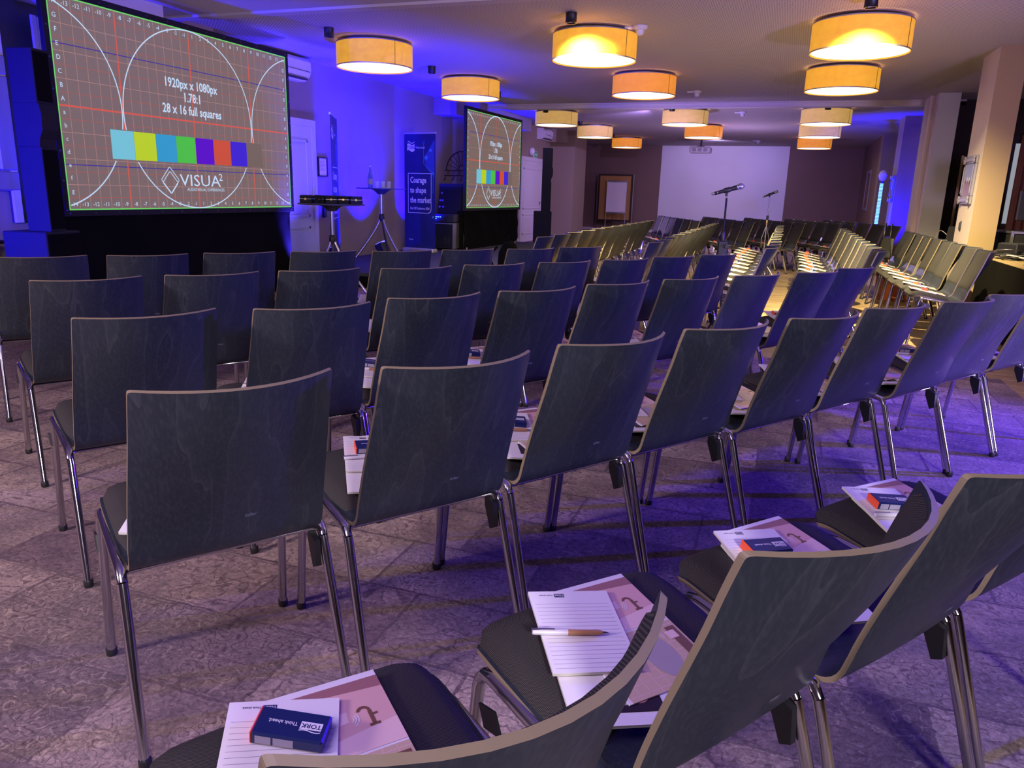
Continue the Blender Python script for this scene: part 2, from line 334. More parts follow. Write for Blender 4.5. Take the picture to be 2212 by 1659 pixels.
def obj(name, me, parent=None, loc=None, rz=None, label=None):
    o = bpy.data.objects.new(name, me); C.objects.link(o)
    if parent: o.parent = parent
    if loc: o.location = loc
    if rz is not None: o.rotation_euler = (0, 0, rz)
    if label: o['label'] = label
    return o
def tag(o, label=None, cat=None, group=None, kind=None):
    if label: o['label'] = label
    if cat: o['category'] = cat
    if group: o['group'] = group
    if kind: o['kind'] = kind
    return o
def thing(name, label, cat, loc=(0, 0, 0), rz=0.0, group=None):
    o = bpy.data.objects.new(name, None); C.objects.link(o); o.empty_display_size = 0.1
    o.location = loc; o.rotation_euler = (0, 0, rz); return tag(o, label, cat, group)
def struct(name, mb, parent=None):
    o = mb.build(name, parent)
    if not parent: o['kind'] = 'structure'
    return o
KIDS = {}
def copy_tree(o, loc=None, rz=None, parent=None, label=None, group=None):
    c = o.copy(); C.objects.link(c)
    if parent is not None: c.parent = parent
    if loc is not None: c.location = loc
    if rz is not None: c.rotation_euler = (0, 0, rz)
    if label: c['label'] = label
    if group: c['group'] = group
    for ch in KIDS.setdefault(o.name, list(o.children)): copy_tree(ch, parent=c)
    return c
TXT = {}
def text_mb(mb, s, size, x, y, z, m, M=None, align='CENTER', bold=0.0, sx=1.0):
    """lettering as flat mesh; size is the cap height"""
    key = (s, align, bold)
    if key not in TXT:
        cu = bpy.data.curves.new('t', 'FONT'); cu.body = s; cu.size = 1.0; cu.align_x = align; cu.align_y = 'CENTER'
        cu.offset = bold; cu.resolution_u = 2; cu.fill_mode = 'FRONT'
        ob = bpy.data.objects.new('t', cu); C.objects.link(ob); bpy.context.view_layer.update()
        me = bpy.data.meshes.new_from_object(ob.evaluated_get(bpy.context.evaluated_depsgraph_get()))
        TXT[key] = ([tuple(v.co) for v in me.vertices], [tuple(p.vertices) for p in me.polygons])
        bpy.data.objects.remove(ob); bpy.data.curves.remove(cu); bpy.data.meshes.remove(me)
    vs, fs = TXT[key]; k = size / 0.72
    mb.add([(x + a * k * sx, y + b * k, z) for a, b, c in vs], fs, m, False, M)
UPR = Matrix(((1, 0, 0, 0), (0, 0, -1, 0), (0, 1, 0, 0), (0, 0, 0, 1)))   # (x,y,z) of a flat drawing -> upright, its front facing -Y
ORD = ['first', 'second', 'third', 'fourth', 'fifth', 'sixth', 'seventh', 'eighth', 'ninth', 'tenth', 'eleventh', 'twelfth', 'thirteenth', 'fourteenth']

# ================================================================== ROOM SHELL
XL, XR, YN, YF, HC = -6.6, 6.4, -4.0, 27.9, 3.0
fl = MB().box(XL - 1.2, XR, YN, 28.2, -0.12, -0.02, 'dark_grey')
floor = struct('floor', fl)
carpet = MB()
carpet.box(XL - 1.2, 1.68, YN, 6.6, -0.02, 0.0, 'carpet'); carpet.build('carpet_field', floor)
c2_ = MB(); c2_.box(XL - 1.2, 2.6, 15.3, 28.2, -0.02, -0.001, 'carpet'); c2_.build('carpet_field', floor)
rnd = random.Random(3)
PL = 1.55; pm = {}
def plank_mesh(L, W_):
    k = (round(L, 2), W_)
    if k not in pm: pm[k] = MB().box(0, L - 0.004, 0, W_ - 0.004, -0.016, 0, 'oak_plank', b=0.002).mesh('floor_plank')
    return pm[k]
def planks(x0, x1, y0, y1, W_):
    r = 0; y = y0
    while y < y1 - 0.01:
        x = x0 - rnd.choice((0.0, 0.5, 1.0))
        while x < x1 - 0.02:
            a = max(x, x0); b = min(x + PL, x1)
            if b - a > 0.1: obj('floor_plank', plank_mesh(b - a, W_), floor, (a, y, 0))
            x += PL
        y += W_; r += 1
planks(XL, 2.6, 6.6, 12.6, 0.2)
planks(1.68, 4.2, 2.2, 6.6, 0.2)
rest = MB()
y = 12.6
while y < 15.28:
    x = XL - rnd.random()
    while x < 2.6:
        a = max(x, XL); b = min(x + PL, 2.6)
        if b > a + .05: rest.box(a, b - .004, y, min(y + .196, 15.296), -0.016, 0, 'oak_plank')
        x += PL
    y += 0.2
for (x0, x1, y0, y1) in ((2.6, XR, 6.6, 15.3), (4.2, XR, YN, 6.6), (1.68, 4.2, YN, 2.2)):
    y = y0
    while y < y1 - .01:
        rest.box(x0, x1, y, min(y + .196, y1), -0.016, 0, 'oak_plank'); y += 0.2
o = rest.build('distant_plank', floor); o['kind'] = 'stuff'

ce = MB()
ce.box(XL - 1.2, XR, 7.1, 15.2, HC, HC + 0.1, 'ceiling_perforated'); ce.box(XL - 1.2, XR, 15.4, 28.2, HC, HC + .1, 'ceiling_perforated')
ce.box(XL - 1.2, XR, YN, 6.9, HC - 0.02, HC + .1, 'ceiling_plain')
ceiling = struct('ceiling', ce)
struct('trim_1', MB().box(XL, XR, 6.9, 6.98, HC - 0.045, HC + .1, 'ceiling_plain').box(XL, XR, 6.98, 7.1, HC - 0.03, HC + .1, 'ceiling_plain'))
struct('trim_2', MB().box(XL, 2.6, 15.2, 15.4, HC - 0.09, HC + .1, 'trim_white').box(XL, 2.6, 15.14, 15.2, HC - 0.03, HC + .1, 'trim_white'))

struct('wall_left', MB().box(XL - 0.15, XL, YN, 23.0, 0, HC, 'wall_cream').box(XL - 0.95, XL - 0.8, 23.0, YF, 0, HC, 'wall_taupe').box(XL - 0.95, XL, 22.9, 23.05, 0, HC, 'wall_cream'))
bk_ = MB().box(XL - 0.95, 2.3, YF, YF + .15, 0, HC, 'wall_taupe')
struct('wall_back', bk_)
struct('wall_back_screen', MB().box(-4.42, -0.18, YF - 0.012, YF, 0.45, HC, 'screen_paint')).name = 'trim_3'
struct('wall_near', MB().box(XL, XR, YN - .15, YN, 0, HC, 'wall_cream'))
struct('wall_right', MB().box(XR, XR + .15, YN, 15.5, 0, HC, 'wall_brown').box(2.12, 2.3, 23.4, YF, 0, HC, 'wall_taupe').box(3.3, 3.4, 15.4, 23.4, 0, HC, 'wall_brown').box(2.12, 3.4, 23.2, 23.4, 0, HC, 'wall_taupe'))
# dark partition closing the side annex
struct('wall_annex', MB().box(2.36, XR, 15.2, 15.35, 0, HC, 'wall_brown'))
bb = MB()
for (y0, y1) in ((YN, 7.12), (7.6, 8.75), (14.9, 19.0), (20.9, 21.6)): bb.box(XL, XL + .02, y0, y1, 0, 0.11, 'trim_white')
struct('baseboard_left', bb)
struct('baseboard_back', MB().box(XL - .8, 2.12, YF - .03, YF - .0125, 0, 0.1, 'trim_white'))

# piers and bulkheads, each one a piece of the setting
def pier(name, x0, x1, y0, y1, z0, z1, front, side):
    mb = MB(); vs = [(x0, y0, z0), (x1, y0, z0), (x1, y1, z0), (x0, y1, z0), (x0, y0, z1), (x1, y0, z1), (x1, y1, z1), (x0, y1, z1)]
    mb.add(vs, [(0, 1, 5, 4), (2, 3, 7, 6)], front); mb.add(vs, [(1, 2, 6, 5), (3, 0, 4, 7)], side); mb.add(vs, [(3, 2, 1, 0), (4, 5, 6, 7)], side)
    return struct(name, mb)
pier('pillar_front', 2.0, 2.27, 10.2, 11.03, 0, HC, 'pillar_beige', 'pillar_pink')
pier('pillar_middle', 2.05, 2.36, 14.25, 15.1, 0, HC, 'pillar_grey', 'pillar_pink')
struct('trim_4', MB().box(1.98, 2.05, 14.6, 15.14, 0, HC, 'pillar_pink'))
pier('pillar_far', 2.02, 2.36, 17.85, 18.7, 0, HC, 'pillar_beige', 'wall_cream')
pier('pillar_rear', 2.12, 2.44, 22.6, 23.2, 0, HC, 'wall_cream', 'wall_cream')
pier('pillar_left_near', XL, XL + .22, 7.12, 7.6, 0, HC, 'wall_cream', 'wall_cream')
pier('pillar_stage', XL, -6.0, 14.75, 15.14, 0, HC, 'wall_cream', 'wall_cream')
pier('pillar_left_far', XL, -5.88, 21.6, 22.9, 0, HC, 'wall_cream', 'wall_cream')
pier('bulkhead_near', XL, -6.05, 1.0, 6.5, 2.80, HC - .02, 'wall_cream', 'trim_white')
pier('bulkhead_stage', XL, -6.12, 13.85, 14.3, 2.68, HC, 'wall_cream', 'wall_cream')
pier('bulkhead_screen', XL, -6.1, 15.5, 18.3, 2.72, HC, 'trim_white', 'trim_white')
pier('bulkhead_far', XL, -6.1, 21.1, 21.6, 2.66, HC, 'wall_cream', 'wall_cream')
for nm in ('pillar_front', 'pillar_middle', 'pillar_far', 'pillar_rear', 'pillar_left_near', 'pillar_stage', 'pillar_left_far', 'bulkhead_near', 'bulkhead_stage', 'bulkhead_screen', 'bulkhead_far'): pass
# brass strip at the dark doorway
struct('trim_5', MB().box(2.66, 2.70, 15.14, 15.2, 0, 2.1, 'brass'))

# ------------------------------------------------------------------ doors (panels, frames, handles)
def door(n, y0, y1, z1, hinge_handle_y):
    d = MB().box(XL, XL + 0.03, y0 + .09, y1 - .09, 0.0, z1 - .09, 'door_white')
    o = struct(n, d)
    fr = MB()
    fr.box(XL, XL + .05, y0, y0 + .09, 0, z1, 'door_white').box(XL, XL + .05, y1 - .09, y1, 0, z1, 'door_white').box(XL, XL + .05, y0 + .09, y1 - .09, z1 - .09, z1, 'door_white')
    fr.build('door_frame', o)
    ya, yb = y0 + .2, y1 - .2
    for (za, zb) in ((0.2, 0.72), (0.86, z1 - .28)):
        p = MB()
        p.box(XL + .03, XL + .045, ya, yb, za, za + .03, 'door_white').box(XL + .03, XL + .045, ya, yb, zb - .03, zb, 'door_white')
        p.box(XL + .03, XL + .045, ya, ya + .03, za, zb, 'door_white').box(XL + .03, XL + .045, yb - .03, yb, za, zb, 'door_white')
        p.box(XL + .03, XL + .038, ya + .06, yb - .06, za + .06, zb - .06, 'door_white'); p.build('door_panel', o)
    h = MB(); h.tube([(XL + .03, hinge_handle_y, 1.02), (XL + .09, hinge_handle_y, 1.02), (XL + .09, hinge_handle_y - .12, 1.02)], 0.011, 8, 'steel')
    h.box(XL + .03, XL + .04, hinge_handle_y - .02, hinge_handle_y + .02, .92, 1.06, 'steel'); h.build('door_handle', o)
door('door_1', 8.72, 9.82, 2.2, 8.98)
door('door_2', 19.0, 20.9, 2.18, 20.62)

# ------------------------------------------------------------------ window curtains near left, blue in the wash light
win = struct('window_1', MB().box(XL, XL + .03, 5.05, 6.95, 0.9, 2.9, 'dark_grey'))
MB().box(XL + .03, XL + .06, 5.05, 5.12, 0.9, 2.9, 'trim_white').box(XL + .03, XL + .06, 6.88, 6.95, 0.9, 2.9, 'trim_white').box(XL + .03, XL + .06, 5.12, 6.88, 2.83, 2.9, 'trim_white').build('window_frame', win)
def curtain(name, x, y0, y1, z0, z1, amp, pitch, m, axis='y', label=None, cat='curtain', M=None):
    mb = MB(); n = int((y1 - y0) / pitch * 10); vs = []; fs = []
    for i in range(n + 1):
        y = y0 + (y1 - y0) * i / n; a = 2 * math.pi * (y - y0) / pitch; dx = amp * (math.sin(a) + 0.35 * math.sin(2.3 * a + 1))
        for z, k in ((z0, 1.0), ((z0 + z1) / 2, 1.05), (z1, 0.8)): vs.append((x + dx * k, y, z) if axis == 'y' else (y, x + dx * k, z))
    for i in range(n):
        for j in (0, 1): fs.append((i * 3 + j, (i + 1) * 3 + j, (i + 1) * 3 + j + 1, i * 3 + j + 1))
    mb.add(vs, fs, m, True)
    o = mb.build(name); sol = o.modifiers.new('s', 'SOLIDIFY'); sol.thickness = 0.004; return tag(o, label, cat)
curtain('pleated_curtain', XL + .16, 5.33, 6.9, 0.03, 2.68, 0.03, 0.13, 'curtain', label='pleated pale curtain behind the tall speaker beside the large test screen')

# ================================================================== CEILING THINGS
def lamp_proto():
    root = thing('drum_lamp', 'x', 'lamp')
    R0, H0 = 0.455, 0.27
    MB().lathe([(0.18, 0.0), (0.18, -0.025), (0.40, -0.03), (0.44, -0.03)], 40, 'white_plastic', M=Matrix.Translation((0, 0, 0))).build('ceiling_plate', root)
    sh = MB(); prof = [(R0, -0.035), (R0, -0.035 - H0)]
    sh.lathe([(R0, -0.035), (R0, -0.035 - H0), (R0 - .008, -0.035 - H0), (R0 - .008, -0.035)], 56, 'shade_yellow', cap=False)
    sh.lathe([(R0 + .003, -0.033), (R0 + .003, -0.045)], 56, 'silver_frame', cap=False)
    sh.lathe([(R0 + .003, -0.023 - H0), (R0 + .003, -0.035 - H0)], 56, 'aluminium', cap=False)
    s_ = sh.build('lamp_shade', root)
    MB().box(0.0, 0.003, -R0 - .004, -R0 + .002, -H0 - .03, -0.04, 'dark_wood', M=Matrix.Rotation(R_(60), 4, 'Z')).build('shade_seam', s_)
    MB().lathe([(0.001, -0.022 - H0), (R0 - .012, -0.022 - H0), (R0 - .012, -0.018 - H0)], 48, 'diffuser_glow', smooth=False, cap=False).build('diffuser', root)
    return root
LX = {'left': -4.92, 'middle': -2.18, 'right': 0.475}
lamps = [('left', 8.68, 'yellow'), ('left', 11.68, 'yellow'), ('left', 16.45, 'straw'), ('left', 19.95, 'straw'), ('left', 24.1, 'orange'),
         ('middle', 8.62, 'yellow'), ('middle', 11.66, 'orange'), ('middle', 16.36, 'straw'), ('middle', 19.9, 'orange'),
         ('right', 8.58, 'yellow'), ('right', 11.46, 'yellow'), ('right', 16.3, 'straw'), ('right', 19.6, 'straw'), ('right', 23.8, 'orange')]
lp = lamp_proto(); first = True; cnt = {}; shades = {}
sh0 = [c for c in lp.children if c.name.startswith('lamp_shade')][0]
for k in ('yellow', 'orange', 'straw'):
    me = sh0.data.copy(); me.materials[0] = MATS['shade_' + k]; shades[k] = me
for col, y, k in lamps:
    cnt[col] = cnt.get(col, 0) + 1; n = cnt[col]
    lab = '%s drum ceiling lamp, %s from the front in the %s column of lamps' % (k, ORD[n - 1], col)
    o = lp if first else copy_tree(lp)
    if first: KIDS[lp.name] = list(lp.children); first = False
    o.location = (LX[col], y, HC if y > 7.1 else HC - .02); o['label'] = lab; o['group'] = 'drum lamps on the ceiling'
    o['_shade'] = k
dim_me = [c for c in lp.children if c.name.startswith('diffuser')][0].data.copy(); dim_me.materials[0] = MATS['diffuser_dimmed']   # the left group of lamps is dimmed for the stage
bpy.context.view_layer.update()
for o in list(C.objects):
    if o.name.startswith('lamp_shade') and o.parent: o.data = shades[o.parent['_shade']]
    if o.name.startswith('diffuser') and o.parent and 'left column' in o.parent['label']: o.data = dim_me
for o in list(C.objects):
    if '_shade' in o: del o['_shade']

def downlight(x, y, lab, near=True):
    o = thing('downlight', lab, 'spotlight', (x, y, HC), 0, 'black cylinder downlights')
    MB().lathe([(0.055, 0), (0.055, -0.095), (0.046, -0.095), (0.046, -0.05)], 18, 'black_plastic', cap=False).build('housing', o)
    MB().lathe([(0.001, -0.06), (0.044, -0.06), (0.047, -0.09)], 18, 'aluminium', cap=False).build('reflector', o)
for x, y, lab in ((-5.02, 7.85, 'black cylinder downlight above the right edge of the large test screen'), (-2.2, 7.72, 'black cylinder downlight beyond the front lamp of the middle column'),
                  (0.47, 7.66, 'black cylinder downlight at the top edge above the right front lamp'), (-5.03, 10.5, 'black cylinder downlight between the two front lamps of the left column'),
                  (-5.08, 13.3, 'black cylinder downlight just left of the ceiling beam end'), (-4.98, 15.85, 'black cylinder downlight in front of the third left lamp'),
                  (-2.36, 15.75, 'black cylinder downlight in front of the third middle lamp'), (0.47, 15.65, 'black cylinder downlight in front of the third right lamp'),
                  (-5.02, 18.8, 'black cylinder downlight beside the third left lamp'), (-5.06, 22.7, 'black cylinder downlight beside the fourth left lamp')):
    downlight(x, y, lab)
def smoke(x, y, lab):
    o = thing('smoke_detector', lab, 'detector', (x, y, HC), 0, 'white smoke detectors')
    MB().lathe([(0.075, 0), (0.075, -0.02), (0.06, -0.03), (0.055, -0.035)], 20, 'white_plastic').build('base', o)
    MB().lathe([(0.04, -0.035), (0.045, -0.05), (0.035, -0.085), (0.02, -0.09)], 16, 'white_plastic').build('sensor_head', o)
    MB().box(-0.16, -0.06, -0.02, 0.02, -0.025, -0.003, 'white_plastic').build('bracket', o)
smoke(-1.66, 8.45, 'white smoke detector behind the front lamp of the middle column')
smoke(-1.65, 13.6, 'white smoke detector right of the orange middle lamp, before the beam')
smoke(-1.1, 16.9, 'white smoke detector between the third middle and third right lamps')
smoke(-1.1, 25.1, 'white smoke detector near the painted projection wall')

# ceiling projector
o = thing('ceiling_projector', 'white ceiling projector in front of the painted projection area', 'projector', (-2.62, 23.6, 2.62))
MB().box(-.3, .3, -.22, .22, -.09, .09, 'white_plastic', b=.03).build('body', o)
for k in range(3): MB().box(-.22 + k * .16, -.11 + k * .16, -.226, -.219, -.045, .045, 'label_grey').build('vent_grille', o)
MB().tube([(0, 0, .09), (0, 0, .38)], .025, 10, 'dark_grey').box(-.1, .1, -.1, .1, .09, .11, 'dark_grey').build('ceiling_mount', o)
MB().tube([(.15, .22, 0), (.15, .26, 0)], .04, 14, 'black_plastic').build('lens', o)

# air conditioners
def aircon(y0, y1, lab):
    o = thing('air_conditioner', lab, 'air conditioner', (XL, (y0 + y1) / 2, 2.83), 0); L = (y1 - y0) / 2
    prof = [(0.0, .14), (.17, .14), (.22, .09), (.225, -.02), (.20, -.09), (.12, -.15), (0, -.15)]
    mb = MB(); vs = [(a, -L, b) for a, b in prof] + [(a, L, b) for a, b in prof]; n = len(prof)
    mb.add(vs, [tuple(range(n)), tuple(range(n, 2 * n))[::-1]] + [(i, n + i, n + (i + 1) % n, (i + 1) % n) for i in range(n)], 'white_plastic'); mb.build('casing', o)
    MB().box(.13, .2, -L + .05, L - .05, -.135, -.115, 'dark_grey').build('outlet_flap', o)
    MB().box(.223, .229, -L + .02, L - .02, -.035, -.028, 'dark_grey').build('front_seam', o)
aircon(8.55, 9.5, 'white wall air conditioner above the panelled door beside the large screen')
aircon(20.3, 21.08, 'white wall air conditioner right of the small screen')

# ================================================================== STAGE
o = thing('stage', 'low black carpeted stage in front of the blue wall', 'stage', (-5.4, 11.3, 0))
PD = [(-1.18, -2.5), (1.2, -2.5), (1.2, 5.1), (-.52, 5.1), (-.52, 3.42), (-1.18, 3.42)]
MB().prism(PD, .17, .2, 'stage_carpet').build('deck', o)
MB().prism([(x * .985, y * .992) for x, y in PD], 0, .17, 'black_cloth').build('skirt', o)
MB().box(-1.185, 1.205, -2.51, -2.5, .155, .201, 'dark_grey').box(1.2, 1.21, -2.5, 5.1, .155, .201, 'dark_grey').build('edge_trim', o)

# ------------------------------------------------------------------ projection screens with their test picture
def make_screen(loc, rz, W_, z0, z1, zd, lab, small):
    root = thing('projection_screen', lab, 'screen', loc, rz)
    Hh = (z1 - z0) / 2; zc = (z0 + z1) / 2; hw = W_ / 2; fr = .055
    MB().box(-hw, hw, 0.0, .02, z0, z1, 'fabric_screen').build('screen_fabric', root)
    f = MB(); segs = 26
    f.box(-hw - fr, hw + fr, -.006, .045, z1, z1 + fr, 'black_satin', b=.004).box(-hw - fr, hw + fr, -.006, .045, z0 - fr, z0, 'black_satin', b=.004)
    f.box(-hw - fr, -hw, -.006, .045, z0, z1, 'black_satin', b=.004).box(hw, hw + fr, -.006, .045, z0, z1, 'black_satin', b=.004)
    fo = f.build('border_frame', root)
    b = MB()
    for i in range(13):
        x = -hw + W_ * i / 12
        for z in (z0 - fr / 2, z1 + fr / 2): b.lathe([(.010, 0), (.008, .004), (.002, .006)], 8, 'dark_grey', M=Matrix.Translation((x, -.006, z)) @ Matrix.Rotation(R_(90), 4, 'X'))
    for i in range(8):
        z = z0 + (z1 - z0) * i / 7
        for x in (-hw - fr / 2, hw + fr / 2): b.lathe([(.010, 0), (.008, .004), (.002, .006)], 8, 'dark_grey', M=Matrix.Translation((x, -.006, z)) @ Matrix.Rotation(R_(90), 4, 'X'))
    b.build('snap_button', fo)['kind'] = 'stuff'
    # drape
    r2 = random.Random(11); mb = MB(); nx, nz_ = 60, 26; vs = []; fs = []
    from mathutils import noise as mn
    for j in range(nz_ + 1):
        for i in range(nx + 1):
            u = i / nx; t = j / nz_; x = (-hw - .03) + (W_ + .06) * u; z = zd + (z0 - fr - zd) * t
            d = .035 * mn.noise(Vector((x * 2.2 + z * 1.2, z * 1.5, 3))) + .022 * mn.noise(Vector((x * 6 - z * 5, z * 4, 9))) * (1.2 - t * .6)
            vs.append((x, .035 + d, z))
    for j in range(nz_):
        for i in range(nx): a = j * (nx + 1) + i; fs.append((a, a + 1, a + nx + 2, a + nx + 1))
    mb.add(vs, fs, 'black_cloth', True); mb.box(-hw - .03, -hw, .05, .16, zd, z0 - fr, 'black_cloth').box(hw, hw + .03, .05, .16, zd, z0 - fr, 'black_cloth'); mb.build('drape', root)
    for x in (-hw + .1, hw - .1): MB().box(x - .025, x + .025, .055, .105, zd, z1 + .02, 'aluminium').box(x - .03, x + .03, .02, .22, zd, zd + .04, 'aluminium').build('stand_post', root)
    # the test picture, drawn in a 28 x 16 grid just in front of the fabric
    sxk, syk = W_ / 28, Hh * 2 / 16
    M0 = Matrix.Translation((0, -.002, zc)) @ UPR @ Matrix.Diagonal((sxk, syk, 1, 1))
    g_ = MB(); t = .05; th = .05 * sxk / syk
    for i in range(-13, 14):
        if i in (0, -8, 8): continue
        g_.quad(i - t / 2.6, i + t / 2.6, -8, 8, 0, 'px_pink', M0)
    for i in range(-7, 8):
        if i: g_.quad(-14, 14, i - th / 2.4, i + th / 2.4, 0, 'px_soft' if i % 2 else 'px_pink', M0)
    g_.build('grid_lines', root)
    g_ = MB()
    for i in (-8, 0, 8): g_.quad(i - .06, i + .06, -8, 8, .0004, 'px_line', M0)
    g_.quad(-14, 14, -.07, .07, .0004, 'px_line', M0); g_.build('centre_lines', root)
    g_ = MB()
    for s_ in (4.55, -4.45): g_.quad(-14, 14, s_ - .04, s_ + .04, .0002, 'px_faint', M0)
    g_.build('faint_lines', root)
    e = MB(); e.quad(-14, 14, 7.9, 8, .0006, 'px_edge', M0).quad(-14, 14, -8, -7.9, .0006, 'px_edge', M0).quad(-14, -13.9, -7.9, 7.9, .0006, 'px_edge', M0).quad(13.9, 14, -7.9, 7.9, .0006, 'px_edge', M0); e.build('picture_edge', root)
    inb = lambda x, y: abs(x) < 13.9 and abs(y) < 7.95 and not (-9.5 < x < 9.4 and -3.85 < y < -1.42)
    for cx in (-16, 0, 16): MB().ring(cx, 0, 7.93, .10 if not small else .2, 180, 'px_white', .0008, M=M0, clip=inb).build('circle_outline', root)
    cols = ('px_cyan', 'px_yellow', 'px_blue', 'px_green', 'px_violet', 'px_red', 'px_indigo', 'px_dim')
    for i, c_ in enumerate(cols):
        x = -9.45 + i * 2.36; MB().quad(x, x + 2.34, -3.82, -1.45, .001, c_, M0).build('colour_bar', root)
    r_ = sxk / syk
    def T(mb, s, size, x, y, al='CENTER', bold=0.0, m_='px_white', sq=1.0): text_mb(mb, s, size, x, y, .0012, m_, M0, al, bold, sq / r_ if False else sq)
    asp = 1.0
    t_ = MB(); T(t_, '1920px x 1080px', .80, 0, 3.15, sq=.84, bold=.02); T(t_, '1.78:1', .80, 0, 2.02, sq=.84, bold=.02); T(t_, '28 x 16 full squares', .80, 0, .88, sq=.84, bold=.02); t_.build('lettering', root)
    t_ = MB()
    for i in range(1, 15):
        for s_ in (-1, 1):
            x = s_ * (i - .5); T(t_, str(s_ * i), .34, x, 7.5, sq=asp); T(t_, str(s_ * i), .34, x, -7.55, sq=asp)
    for i, ch in enumerate('ABCDEFG'):
        for x in (-13.5, 13.5): T(t_, ch, .36, x, i + .5, sq=asp); T(t_, ch.lower(), .36, x, -i - .5, sq=asp)
    t_.build('grid_numbers', root)
    l_ = MB()
    for (dx, dy, k) in ((0, .06, 1), (.0, -.06, .86)):
        pts = [(-4.42, 0), (-3.42, 1.12), (-2.42, 0), (-3.42, -1.12)]; wd = .07
        P = [(-3.42 + (a + 3.42) * k, -5.52 + dy * 2 + b * k) for a, b in pts]
        for i in range(4):
            a = Vector(P[i]); b_ = Vector(P[(i + 1) % 4]); n_ = (b_ - a).normalized(); n_ = Vector((-n_.y, n_.x)) * wd
            l_.add([(a.x, a.y, .0012), (b_.x, b_.y, .0012), (b_.x + n_.x, b_.y + n_.y, .0012), (a.x + n_.x, a.y + n_.y, .0012)], [(3, 2, 1, 0), (0, 1, 2, 3)][:1], 'px_white', False, M0)
    T(l_, 'VISUA', 1.1, .34, -5.45, sq=1.28); T(l_, '2', .7, 3.05, -5.05, sq=1.2); T(l_, 'AUDIOVISUAL EXPERIENCES', .28, 1.0, -6.25, sq=1.0)
    l_.build('logo', root)
    return root
def between(a, b): d = Vector(b) - Vector(a); return ((a[0] + b[0]) / 2, (a[1] + b[1]) / 2, 0), math.atan2(d.y, d.x), d.length
lo, rz_, W_ = between((-5.93, 5.08), (-5.88, 8.22)); make_screen(lo, rz_, W_, 1.03, 2.78, 0.0, 'large test picture screen in black frame, left end of the room', False)
lo, rz_, W_ = between((-5.67, 13.32), (-5.57, 16.02)); make_screen(lo, rz_, W_, 0.97, 2.72, 0.2, 'smaller looking test picture screen right of the blue wall', True)

# ================================================================== STACKING CHAIRS
# profile of the bent shell: y forward, z up, half width, hollow of the back
PRF = [(0.0, .898, .2125, .092), (.020, .84, .214, .088), (.040, .775, .216, .078), (.066, .70, .219, .062), (.092, .625, .222, .044), (.116, .55, .224, .026), (.130, .497, .226, .014),
       (.143, .462, .225, .007), (.168, .441, .225, .003), (.21, .438, .226, 0.0), (.30, .452, .234, 0.0), (.38, .468, .237, 0.0), (.45, .482, .238, 0.0),
       (.495, .488, .236, 0.0), (.522, .484, .230, 0.0), (.539, .476, .217, 0.0), (.551, .466, .196, 0.0), (.557, .458, .166, 0.0)]
def prof_at(t):
    t = max(0, min(len(PRF) - 1.0001, t)); i = int(t); f = t - i
    p0, p1, p2, p3 = PRF[max(i - 1, 0)], PRF[i], PRF[i + 1], PRF[min(i + 2, len(PRF) - 1)]
    return [0.5 * ((2 * b) + (c - a) * f + (2 * a - 5 * b + 4 * c - d) * f * f + (3 * b - a - 3 * c + d) * f ** 3) for a, b, c, d in zip(p0, p1, p2, p3)]
def surf(t, u, off):
    """point of the shell; u -1..1 across, off>0 towards the outside"""
    y, z, hw, sag = prof_at(t); a = prof_at(t - .02); b = prof_at(t + .02); ty, tz = b[0] - a[0], b[1] - a[1]; L = math.hypot(ty, tz) or 1
    ny, nz_ = tz / L, -ty / L
    ys = y - sag * (1 - u * u)
    return (u * hw, ys - .2 + ny * off, z + nz_ * off)
def make_shell():
    mb = MB(); nt, nu = 44, 12; th = .0105; A = []; B = []
    T = [0.0, .03, .08, .16] + [.3 + i / (nt - 4) * (len(PRF) - 1.301) for i in range(nt - 3)]
    for i, t in enumerate(T):
        for j in range(nu + 1):
            u = -1 + 2 * j / nu
            u *= (.966, .985, .995, .999, 1)[min(i, 4)] if abs(u) == 1 else 1
            A.append(surf(t, u, 0)); B.append(surf(t, u, th))
    W = nu + 1; fa = []; fb = []
    for i in range(nt):
        for j in range(nu):
            a = i * W + j; fa.append((a, a + W, a + W + 1, a + 1)); fb.append((a, a + 1, a + W + 1, a + W))
    mb.add(A, fa, 'black_plywood', True); mb.add(B, fb, 'black_plywood', True)
    nA = len(A); R = []
    loop = [j for j in range(W)] + [i * W + nu for i in range(1, nt + 1)] + [nt * W + j for j in range(nu - 1, -1, -1)] + [i * W for i in range(nt - 1, 0, -1)]
    vs = [A[k] for k in loop] + [B[k] for k in loop]; n = len(loop)
    mb.add(vs, [(i, (i + 1) % n, n + (i + 1) % n, n + i) for i in range(n)], 'ply_edge', False)
    return mb
def make_pad(t0, t1, thick, wk):
    mb = MB(); nt, nu = 22, 14; V = []
    for i in range(nt + 1):
        v = i / nt; t = t0 + (t1 - t0) * v
        for j in range(nu + 1):
            u = -1 + 2 * j / nu; uu = math.copysign(1 - (1 - abs(u)) ** 1.5, u); vv = 2 * v - 1
            cr = 1.0 - .03 * max(0, abs(vv) - .8) / .2
            k = max(0.0, (1 - abs(uu) ** 14)) ** .5 * max(0.0, (1 - abs(vv) ** 14)) ** .5
            V.append(surf(t, uu * wk * cr, -.0005 - thick * k))
    W = nu + 1; mb.add(V, [(i * W + j, (i + 1) * W + j, (i + 1) * W + j + 1, i * W + j + 1) for i in range(nt) for j in range(nu)], 'black_fabric', True)
    return mb
